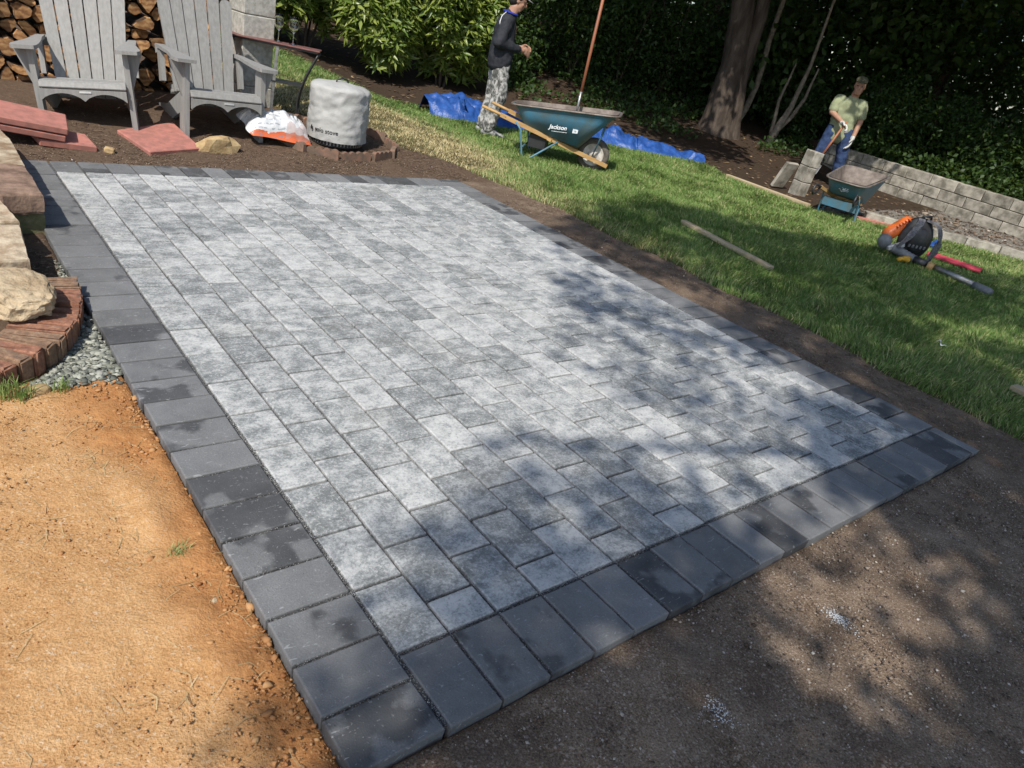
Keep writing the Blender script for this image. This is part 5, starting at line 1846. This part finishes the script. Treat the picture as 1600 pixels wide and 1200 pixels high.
# ------------------------------------------------------------------ backpack leaf blower and bits on the lawn
def blower():
    Z = tz(7.45, 2.2)
    t = empty("leaf_blower", (7.26, 2.06, Z + .02), (0, 0, rad(-128)))
    t.scale = (1.08, 1.08, 1.08)
    tag(t, "orange and grey backpack leaf blower lying on the lawn", "leaf blower")
    # local: +x towards the camera, y across (+y = picture right)
    fr = MB()
    ellipsoid(fr, (0, .05, .20), (.075, .17, .20))
    ellipsoid(fr, (-.02, .05, .30), (.06, .14, .12))
    fuse("back_frame", fr, .012, MAT['black'], t, 4)
    pd = MB()
    ellipsoid(pd, (.060, .05, .21), (.035, .105, .125))
    fuse("back_pad", pd, .010, MAT['darksteel'], t, 3)
    for k in range(5):
        MB().box((.088, -.03 + k * .038, .155), (.012, .020, .030), (0, rad(12), rad(0)), .003).build("pad_rib", MAT['grey'], t)
    sh = MB()
    capsule(sh, (-.05, -.19, .20), (-.08, -.05, .33), .066, .062)
    o = fuse("orange_shell", sh, .012, MAT['orange'], t, 3)
    for k in range(5):
        f = .25 + k * .15
        c = Vector((-.03, -.20 + .15 * f, .205 + .14 * f + .042))
        MB().box(c, (.085, .008, .018), (rad(45), 0, 0), .003).build("shell_fin", MAT['orange'], o)
    fn = MB()
    ellipsoid(fn, (-.02, -.215, .13), (.085, .060, .078))
    fuse("fan_housing", fn, .012, MAT['grey'], t, 3)
    MB().box((.055, -.135, .115), (.05, .16, .045), (rad(24), 0, 0), .008).build("white_guard", MAT['plate'], t)
    def ribbon(pts, w, nm):
        pts = [Vector(p_) for p_ in pts]
        fine = []
        for i in range(len(pts) - 1):
            p0, p1, p2, p3 = pts[max(i - 1, 0)], pts[i], pts[i + 1], pts[min(i + 2, len(pts) - 1)]
            for k in range(6):
                u = k / 6
                fine.append(.5 * ((2 * p1) + (p2 - p0) * u + (2 * p0 - 5 * p1 + 4 * p2 - p3) * u * u + (3 * p1 - p0 - 3 * p2 + p3) * u ** 3))
        fine.append(pts[-1])
        mb = MB()
        for i in range(len(fine) - 1):
            a, b = fine[i], fine[i + 1]
            d = b - a
            q = d.to_track_quat('X', 'Z')
            M = Matrix.Translation((a + b) / 2) @ q.to_matrix().to_4x4()
            l = d.length / 2 * 1.15
            mb.add([M @ Vector(v) for v in [(-l, -w, -.009), (l, -w, -.009), (l, w, -.009), (-l, w, -.009), (-l, -w, .009), (l, -w, .009), (l, w, .009), (-l, w, .009)]],
                   [(0, 3, 2, 1), (4, 5, 6, 7), (0, 1, 5, 4), (1, 2, 6, 5), (2, 3, 7, 6), (3, 0, 4, 7)])
        mb.build(nm, MAT['strap'], t)
    ribbon([(.02, .02, .40), (.09, -.02, .36), (.13, -.09, .24), (.12, -.15, .13)], .030, "shoulder_strap")
    ribbon([(.01, .09, .40), (.09, .16, .38), (.14, .20, .26), (.12, .20, .10), (.10, .18, .02)], .030, "shoulder_strap")
    MB().tube([(.0, .02, .39), (.02, .02, .43), (.02, .10, .44), (.0, .12, .39)], .011, 8).build("carry_handle", MAT['black'], t, True)
    el = []
    for k in range(15):
        u = k / 14
        el.append((.06 + .12 * u, -.16 + .20 * u, .10 - .055 * u))
    MB().tube(el, [.040 + .004 * (k % 2) for k in range(15)], 14).build("flexible_hose", MAT['grey'], t, True)
    MB().tube([(.18, .02, .05), (.26, .10, .045)], [.040, .038], 14).build("hose_cuff", MAT['darksteel'], t, True)
    MB().tube([(.265, .115, .04), (.30, .155, .035)], [.044, .042], 14).build("copper_ring", MAT['handle'], t, True)
    MB().tube([(.14, .14, .035), (.42, .235, .04), (.70, .325, .04)], [.026, .028, .030], 14).build("blower_tube", MAT['steel'], t, True)
    MB().tube([(.70, .325, .04), (.86, .375, .038)], [.036, .036], 14).build("nozzle", MAT['grey'], t, True)
    MB().tube([(.06, .23, .03), (.0, .28, .07), (-.04, .33, .12)], [.020, .019, .024], 10).build("throttle_handle", MAT['black'], t, True)
    ye = MB()
    for k in range(7):
        ellipsoid(ye, (.20 + random.uniform(-.035, .035), -.09 + random.uniform(-.06, .06), .035 + random.uniform(0, .02)), (.03, .035, .02), (random.random(), random.random(), 0), 10)
    fuse("yellow_cover", ye, .009, MAT['yellow'], t, 1)
blower()
def plank(name, a, b, w, h, mat, label, cat, zoff=.02, tilt=0):
    a, b = Vector(a), Vector(b)
    d = b - a
    c = (a + b) / 2
    o = MB().box((0, 0, 0), (d.length, w, h), None, .004).build(name, mat, None, False, (c.x, c.y, tz(c.x, c.y) + h / 2 + zoff), (rad(tilt), 0, math.atan2(d.y, d.x)))
    return tag(o, label, cat)
plank("red_board", (7.93, 2.07), (8.03, 1.53), .105, .022, MAT['pink'], "short red pink board lying on grass beside the leaf blower", "board", .05, 12)
plank("timber_stake", (4.95, 3.18), (4.68, 2.00), .062, .036, MAT['plank'], "long weathered timber batten lying across the lawn", "timber", .025)
plank("timber_offcut", (4.40, .02), (4.36, -.35), .085, .035, MAT['plank'], "short timber offcut on the grass at the right edge", "timber", .025)
plank("edging_board", (8.47, 5.25), (8.40, 3.85), .07, .05, MAT['plank'], "long pale edging board where lawn meets the dark bank", "board", .01)
plank("brick_plank", (8.75, 3.35), (9.15, 3.05), .10, .06, MAT['redslab'], "red brick piece on the ground beside the second wheelbarrow", "brick", .0)
pb = MB()
ellipsoid(pb, (0, 0, .03), (.10, .075, .035))
ellipsoid(pb, (.03, .02, .05), (.05, .04, .035))
o = fuse("blue_bag", pb, .010, MAT['tarp'], None, 2, .02, 14)
o.location = (8.75, 2.32, tz(8.75, 2.32) + .01)
tag(o, "small crumpled blue bag on grass beside the low wall", "bag")
pp = MB()
for i in range(7):
    for k in range(4):
        pp.v.append(((i - 3) * .011, (k - 1.5) * .014, .012 * math.sin(i * 1.3 + k)))
for i in range(6):
    for k in range(3):
        pp.f.append((i * 4 + k, i * 4 + 4 + k, i * 4 + 5 + k, i * 4 + k + 1))
o = pp.build("paper_scrap", MAT['white'], None, False, (4.54, .54, tz(4.54, .54) + .075), (rad(20), rad(-15), rad(70)))
tag(o, "scrap of white paper lying on the shaded lawn", "paper")
# ------------------------------------------------------------------ hedge of laurel bushes
def bush(label, cx, cy, rx, ry, h, nwh, seed, mat, leaf=(.165, .050), cat="shrub", group=None, name="laurel_bush", per=7):
    z0 = tz(cx, cy)
    t = empty(name, (cx, cy, z0))
    tag(t, label, cat, group)
    lob = [(RNG.uniform(-.6, .6) * rx, RNG.uniform(-.5, .5) * ry, RNG.uniform(.30, .88) * h, RNG.uniform(.42, .62)) for _ in range(16)]
    P, A, N_ = [], [], []
    for k in range(nwh):
        l = lob[RNG.integers(len(lob))]
        v = RNG.normal(size=3)
        v /= np.linalg.norm(v)
        r = RNG.uniform(.6, 1.0) ** .6
        c = np.array([l[0] + v[0] * l[3] * rx * .9 * r, l[1] + v[1] * l[3] * ry * r, max(.13, l[2] + v[2] * l[3] * h * .55 * r)])
        up = np.array([v[0] * .7, v[1] * .7, .65 + .3 * v[2]]) + RNG.normal(size=3) * .2
        up /= np.linalg.norm(up)
        a0 = RNG.uniform(0, 6.28)
        e1 = np.cross(up, [.3, .9, .1]); e1 /= np.linalg.norm(e1)
        e2 = np.cross(up, e1)
        for q in range(per):
            a = a0 + q * 6.28 / per + RNG.normal() * .2
            d = (e1 * math.cos(a) + e2 * math.sin(a)) * RNG.uniform(.7, 1.0) + up * RNG.uniform(-.1, .65)
            P.append(c + RNG.normal(size=3) * .015)
            A.append(d)
            N_.append(up + RNG.normal(size=3) * .15)
    n = len(P)
    me = leaf_mesh("foliage", np.array(P), RNG.uniform(.75, 1.25, n) * leaf[0], RNG.uniform(.8, 1.2, n) * leaf[1], np.array(N_), .18, np.array(A))
    link("foliage", me, mat, t)
    for k in range(5):
        a = k * 1.26 + seed
        MB().tube([(.05 * math.cos(a), .05 * math.sin(a), -.05), (.25 * rx * math.cos(a), .25 * ry * math.sin(a), h * .3), (.5 * rx * math.cos(a + .3), .5 * ry * math.sin(a + .3), h * .65)], [.022, .016, .008], 6).build("stem", MAT['trunk'], t)
    return t
HG = "laurel bushes of the hedge"
bush("bright green laurel bush nearest the pillar", 3.05, 10.45, .95, .75, 1.7, 2000, 1, MAT['laurel'], group=HG)
bush("bright green laurel bush above the bar table", 4.15, 10.05, .95, .75, 1.9, 2100, 2, MAT['laurel'], group=HG)
bush("sunlit laurel bush between the table and the standing man", 5.25, 9.70, .95, .75, 2.0, 2100, 3, MAT['laurel'], group=HG)
bush("laurel bush directly behind the man in the dark jacket", 6.15, 9.35, .85, .75, 2.1, 2000, 4, MAT['laurel'], group=HG)

# ------------------------------------------------------------------ trees: trunk, limbs, high crown that shades the wood
def crown_mesh(name, pts, L, Wd):
    n = len(pts)
    nr = RNG.normal(size=(n, 3)) * .7 + np.array([0, 0, 1.])
    return leaf_mesh(name, pts, RNG.uniform(.7, 1.2, n) * L, RNG.uniform(.7, 1.2, n) * Wd, nr, .15)
def tree(label, base, trunks, clumps, nleaf, mat_t, mat_l, leaf=(.16, .10), name="tree"):
    t = empty(name, base)
    tag(t, label, "tree")
    b = Vector(base)
    for pts, rr in trunks:
        fine, fr = [], []
        for i in range(len(pts) - 1):
            for k in range(6):
                u = k / 6
                p_ = Vector(pts[i]).lerp(Vector(pts[i + 1]), u)
                r_ = rr[i] * (1 - u) + rr[i + 1] * u
                fine.append(p_ + Vector((mnoise.noise(p_ * 1.7) * .04, mnoise.noise(p_ * 1.7 + Vector((5, 5, 5))) * .04, 0)))
                fr.append(r_ * (1 + .07 * mnoise.noise(p_ * 4)))
        fine.append(Vector(pts[-1])); fr.append(rr[-1])
        MB().tube(fine, fr, 18).build("trunk", mat_t, t, True)
    P = []
    for c in clumps:
        p_, _ = clump_pts(nleaf, c[:3], np.array(c[3]) if hasattr(c[3], '__len__') else np.array([c[3]] * 3), .15)
        P.append(p_)
        tp = Vector(trunks[0][0][-1])
        cc = Vector(c[:3])
        MB().tube([tp, tp.lerp(cc, .5) + Vector((0, 0, .3)), cc], [.07, .045, .012], 6).build("limb", mat_t, t)
    link("crown", crown_mesh("crown", np.concatenate(P), *leaf), mat_l, t)
    return t
R_ = np.random.default_rng(5)
def canopy(cx, cy, rx, ry, z0, z1, n, r=1.0):
    return [(R_.uniform(-rx, rx) + cx, R_.uniform(-ry, ry) + cy, R_.uniform(z0, z1), R_.uniform(.7, 1.2) * r) for _ in range(n)]
b = (11.55, 7.90, tz(11.55, 7.9) - .05)
tree("large grey trunked tree with a second stem on the dark bank", b,
     [([(0, 0, -.1), (-.02, .02, .25), (-.03, .03, 1.2), (-.22, .20, 2.6), (-.5, .45, 5.6)], [.42, .30, .23, .19, .14]),
      ([(.20, -.16, -.1), (.18, -.14, .3), (.14, -.10, 1.0), (.10, -.06, 2.6), (.3, -.1, 5.2)], [.26, .18, .14, .12, .08])],
     canopy(-3.0, -1.2, 2.6, 3.0, 4.6, 8.0, 40, 1.15), 560, MAT['trunk'], MAT['treeleaf'], (.20, .13))
b = (12.50, 8.10, tz(12.5, 8.1) - .05)
tree("slender pale stem curving up just right of the large trunk", b,
     [([(-.12, .05, -.05), (.04, -.02, .45), (.12, -.06, .9), (.06, -.03, 1.8), (.10, -.05, 4.6)], [.07, .062, .055, .048, .03])],
     canopy(1.0, 0, 1.6, 1.6, 4.6, 6.6, 8), 520, MAT['palebark'], MAT['treeleaf'], (.18, .11))
b = (12.75, 7.45, tz(12.75, 7.45) - .05)
tree("pale forked sapling between the large trunk and the gloved man", b,
     [([(0, 0, -.05), (.04, -.03, .30), (.15, -.12, .75), (.20, -.18, 1.5), (.15, -.2, 3.6)], [.09, .075, .05, .032, .015]),
      ([(.04, -.03, .25), (.20, -.16, .58), (.30, -.24, .95), (.34, -.28, 1.5)], [.045, .04, .03, .015]),
      ([(-.02, .02, .2), (-.05, .05, .8), (.02, .02, 1.5)], [.035, .03, .015])],
     canopy(1.2, -.6, 1.8, 1.8, 3.8, 6.2, 9), 520, MAT['palebark'], MAT['treeleaf'], (.18, .11))
# woodland behind: trees whose trunks are lost in foliage
def spot(lab, x, y, h, cs, n=560, lf=(.2, .13), r=.16):
    bz = tz(x, y)
    tree(lab, (x, y, bz - .05), [([(0, 0, 0), (.05, .03, h * .4), (.1, 0, h)], [r, r * .8, r * .45])], cs, n, MAT['trunk'], MAT['treeleaf'], lf)
spot("dark tree behind the laurel hedge left of the wood", 8.4, 12.3, 5.5, canopy(.2, -1.4, 2.2, 2.0, 3.0, 7.5, 28, 1.1))
spot("dark tree deep in the wood behind the large trunk", 14.5, 11.0, 6.0, canopy(-1.2, -2.0, 3.0, 3.2, 4.2, 8.0, 36, 1.2))
spot("dark tree in the wood right of the gloved man", 17.0, 6.6, 6.0, canopy(-3.2, -1.6, 3.2, 3.0, 4.4, 7.8, 44, 1.2))
spot("tree beyond the block wall at the right edge", 16.4, 2.6, 5.5, canopy(-2.4, -1.6, 2.6, 2.4, 4.2, 7.0, 30, 1.15))

# understorey shrubs along the wood edge
def shrub(label, cx, cy, r, h, n, leaf=(.10, .055), z0=None, mat='woodleaf', name="shrub", group=None):
    zz = tz(cx, cy) if z0 is None else z0
    t = empty(name, (cx, cy, zz))
    tag(t, label, "shrub", group)
    P = []
    k = 9
    for _ in range(k):
        c = (RNG.uniform(-.55, .55) * r, RNG.uniform(-.55, .55) * r, RNG.uniform(.2, .82) * h)
        p_, _v = clump_pts(n // k, c, (r * .55, r * .55, h * .34), .35)
        P.append(p_)
    P = np.concatenate(P)
    P[:, 2] = np.maximum(P[:, 2], .03)
    link("foliage", crown_mesh("foliage", P, *leaf), MAT[mat], t)
    for q in range(4):
        a = q * 1.57 + cx
        MB().tube([(0, 0, -.05), (.2 * r * math.cos(a), .2 * r * math.sin(a), h * .4), (.45 * r * math.cos(a), .45 * r * math.sin(a), h * .85)], [.02, .014, .006], 5).build("stem", MAT['trunk'], t)
    return t
SG = "dark shrubs along the wood edge"
shr = [("dark shrub behind the shovel handle", 7.7, 10.2, .95, 1.9), ("tall dark shrub just behind the shovel top", 8.7, 10.9, 1.1, 2.4),
       ("dark shrub between the shovel and the large trunk", 9.9, 10.5, 1.1, 2.0), ("leafy dark shrub left of the large trunk", 11.0, 10.2, 1.1, 2.2),
       ("dark shrub behind the large trunk", 12.0, 9.9, 1.2, 2.6), ("dark shrub behind the forked sapling", 13.6, 9.2, 1.2, 2.4),
       ("low dark shrub right of the forked sapling", 13.9, 7.9, .9, 1.3), ("dark shrub left of the gloved man's head", 15.2, 8.4, 1.2, 2.2)]
for lb, x, y, r, h in shr:
    shrub(lb, x, y, r, h, 3200, group=SG)
wallz = tz(13.5, 4) + .42
shr2 = [("dark bush behind the gloved man above the wall", 14.6, 6.6, 1.1, 1.5), ("dark bush over the block wall right of gloved man", 14.3, 5.1, 1.05, 1.3),
        ("dark bush over the middle of the block wall", 14.2, 3.8, 1.0, 1.25), ("leafy bush over the block wall near right edge", 13.9, 2.5, 1.0, 1.3),
        ("leafy bush at the far right end of block wall", 13.6, 1.2, 1.0, 1.3), ("tall bush deep behind the right end of wall", 16.2, 3.9, 1.5, 2.9),
        ("tall leafy bush at the top right corner", 15.4, 1.9, 1.4, 2.8), ("tall dark bush deep behind the gloved man", 17.2, 6.2, 1.6, 2.8)]
for lb, x, y, r, h in shr2:
    shrub(lb, x, y, r, h, 3600, group=SG, z0=wallz)
# soil held by the wall
bankm = MB()
bankm.prism([(13.46, 6.75), (12.46, 1.0), (30, -2), (34, 9), (15, 9.6)], .50, None, -.06)
bk = bankm.build("bank", MAT['ground'])
for nm, val in (("litter", 1.0), ("lawn", 0.0), ("path", 0.0), ("mulch", 0.0), ("orange", 0.0), ("clay", 0.0)):
    a_ = bk.data.attributes.new(nm, 'FLOAT', 'POINT')
    a_.data.foreach_set("value", np.full(len(bk.data.vertices), val, np.float32))
tag(bk, "raised dark bank behind the block wall", "bank", kind="structure")
# far wood as one mass
P = []
for _ in range(300):
    a = R_.uniform(rad(-12), rad(78))
    D = R_.uniform(17, 32)
    x, y = -.8 + D * math.cos(a), -1 + D * math.sin(a)
    c = (x, y, tz(x, y) + R_.uniform(.2, 5.5))
    p_, _ = clump_pts(900, c, (1.5, 1.5, 1.2), .2)
    P.append(p_)
P = np.concatenate(P)
wd = link("woodland", crown_mesh("woodland", P, .19, .12), MAT['woodleaf'])
tag(wd, "dense dark woodland foliage filling the background", "woodland", kind="stuff")
# ground ivy on the bank
pi = []
while len(pi) < 9000:
    x, y = R_.uniform(7.5, 16), R_.uniform(5.6, 12)
    d = (x - 4.5) * .322 + (y - 8.0) * .947
    k = vnoise(np.array([x * .9]), np.array([y * .9]), 4)[0]
    if d > 1.2 and k > .42:
        pi.append((x, y, tz(x, y) + R_.uniform(.02, .16)))
iv = link("ground_ivy", crown_mesh("ground_ivy", np.array(pi), .085, .06), MAT['woodleaf'])
tag(iv, "dark ground ivy creeping over the bank under trees", "ivy", kind="stuff")
pi = np.array([(x, y, z) for x, y, z in zip(R_.uniform(12.6, 14.2, 5000), R_.uniform(1, 6.6, 5000), R_.uniform(.42, .75, 5000))])
pi = pi[pi[:, 0] > 12.44 + (pi[:, 1] - 1.2) * .18]
iv = link("wall_ivy", crown_mesh("wall_ivy", pi, .085, .06), MAT['woodleaf'])
tag(iv, "low dark vines along the top of the block wall", "vines", kind="stuff")

# ------------------------------------------------------------------ the tree behind the camera whose crown shades patio, soil and lawn
def shade_density(x, y):
    """how much of the ground plan lies in the crown's shade"""
    bx = np.interp(y, [-1.4, -.6, -.25, .05, .4, .8, 1.1, 1.5, 2.1, 3.0, 3.6, 4.2], [-.25, -.35, -.48, -.22, .55, 1.30, 1.50, 2.15, 2.45, 3.05, 3.75, 4.9])
    by = np.interp(x, [3.0, 3.9, 5.3, 6.0, 7.0, 9.0], [3.2, 3.55, 3.95, 3.3, 2.3, 1.3])
    d = sst(-.10, .30, x - bx) * sst(.15, -.30, y - by)
    hole = sst(1.5, 1.1, np.sqrt(((x - 1.52 - .25 * (y + .45)) / .46) ** 2 + ((y + .46) / .26) ** 2) + .5 * (fbm(x, y, 3.5, 2, 91) - .5)) * 1.5
    hole += np.exp(-(((x - 1.0) / .22) ** 2 + ((y + .85) / .14) ** 2)) * 1.2
    hole += np.exp(-(((x - .95) / .42) ** 2 + ((y + .10) / .12) ** 2)) * .7
    return np.clip(d - hole, 0, 1)
cand = np.stack([RNG.uniform(-.9, 8.5, 30000), RNG.uniform(-2.6, 4.6, 30000)], -1)
dn = shade_density(cand[:, 0], cand[:, 1])
nz = fbm(cand[:, 0], cand[:, 1], 1.7, 3, 55) + .10 * sst(0, -.3, cand[:, 1])
open_ = sst(4.2, 2.0, cand[:, 0])                      # airier over the patio
prob = dn * np.where(nz > .36 + .08 * open_, 1.0, .12) * (1 - .30 * open_)
sel = cand[RNG.uniform(0, 1, len(cand)) < prob * np.where(cand[:, 1] < -.15, .36, .18)]
P = []
for (x, y) in sel:
    h = RNG.uniform(6.0, 10.5) if y > -.15 else RNG.uniform(5.0, 7.0)
    k = h / -SUN_T.z
    c = np.array([x - SUN_T.x * k, y - SUN_T.y * k, h])
    m_ = RNG.integers(9, 17)
    P.append(c + RNG.normal(size=(m_, 3)) * np.array([.13, .13, .10]))
P = np.concatenate(P)
print("shade clusters", len(sel), "leaves", len(P))
st_ = empty("shade_tree", (1.0, -4.6, tz(1.0, -4.6)))
tag(st_, "leafy tree behind the camera shading the patio and lawn", "tree")
me = crown_mesh("crown", P - np.array([1.0, -4.6, tz(1.0, -4.6)]), .12, .085)
link("crown", me, MAT['treeleaf'], st_)
MB().tube([(0, 0, -.1), (-.05, .05, 1.5), (-.2, .2, 3.6), (-.8, .4, 6.4)], [.24, .20, .17, .11], 16).build("trunk", MAT['trunk'], st_, True)
for (lx, ly, lz) in ((-5.2, -.6, 8.5), (-3.6, 1.2, 8.6), (-1.4, 2.0, 8.0), (.6, 1.4, 8.8), (-5.8, 1.6, 8.0)):
    MB().tube([(-.8, .4, 6.3), (lx * .6, ly * .7, 7.3), (lx, ly, lz)], [.09, .05, .015], 6).build("limb", MAT['trunk'], st_, True)

# loose stones and leaves on the gravel path by the wall
pp_ = []
while len(pp_) < 2600:
    x, y = random.uniform(8.7, 12.5), random.uniform(1.0, 3.9)
    if (x - 8.83) * .77 + (y - 3.36) * .64 > .12:
        pp_.append((x, y))
pp_ = np.array(pp_)
o = grains("path_gravel", pp_, RNG.gamma(1.4, .006, len(pp_)) + .004, MAT['crumb'], .6, jag=.6)
tag(o, "grey gravel and rubble on the path below the block wall", "gravel", kind="stuff")
o = straws("path_leaves", pp_[:900], .04, .09, .016, MAT['chipwood'], .015)
tag(o, "brown dead leaves on the gravel path below the wall", "dead leaves", kind="stuff")
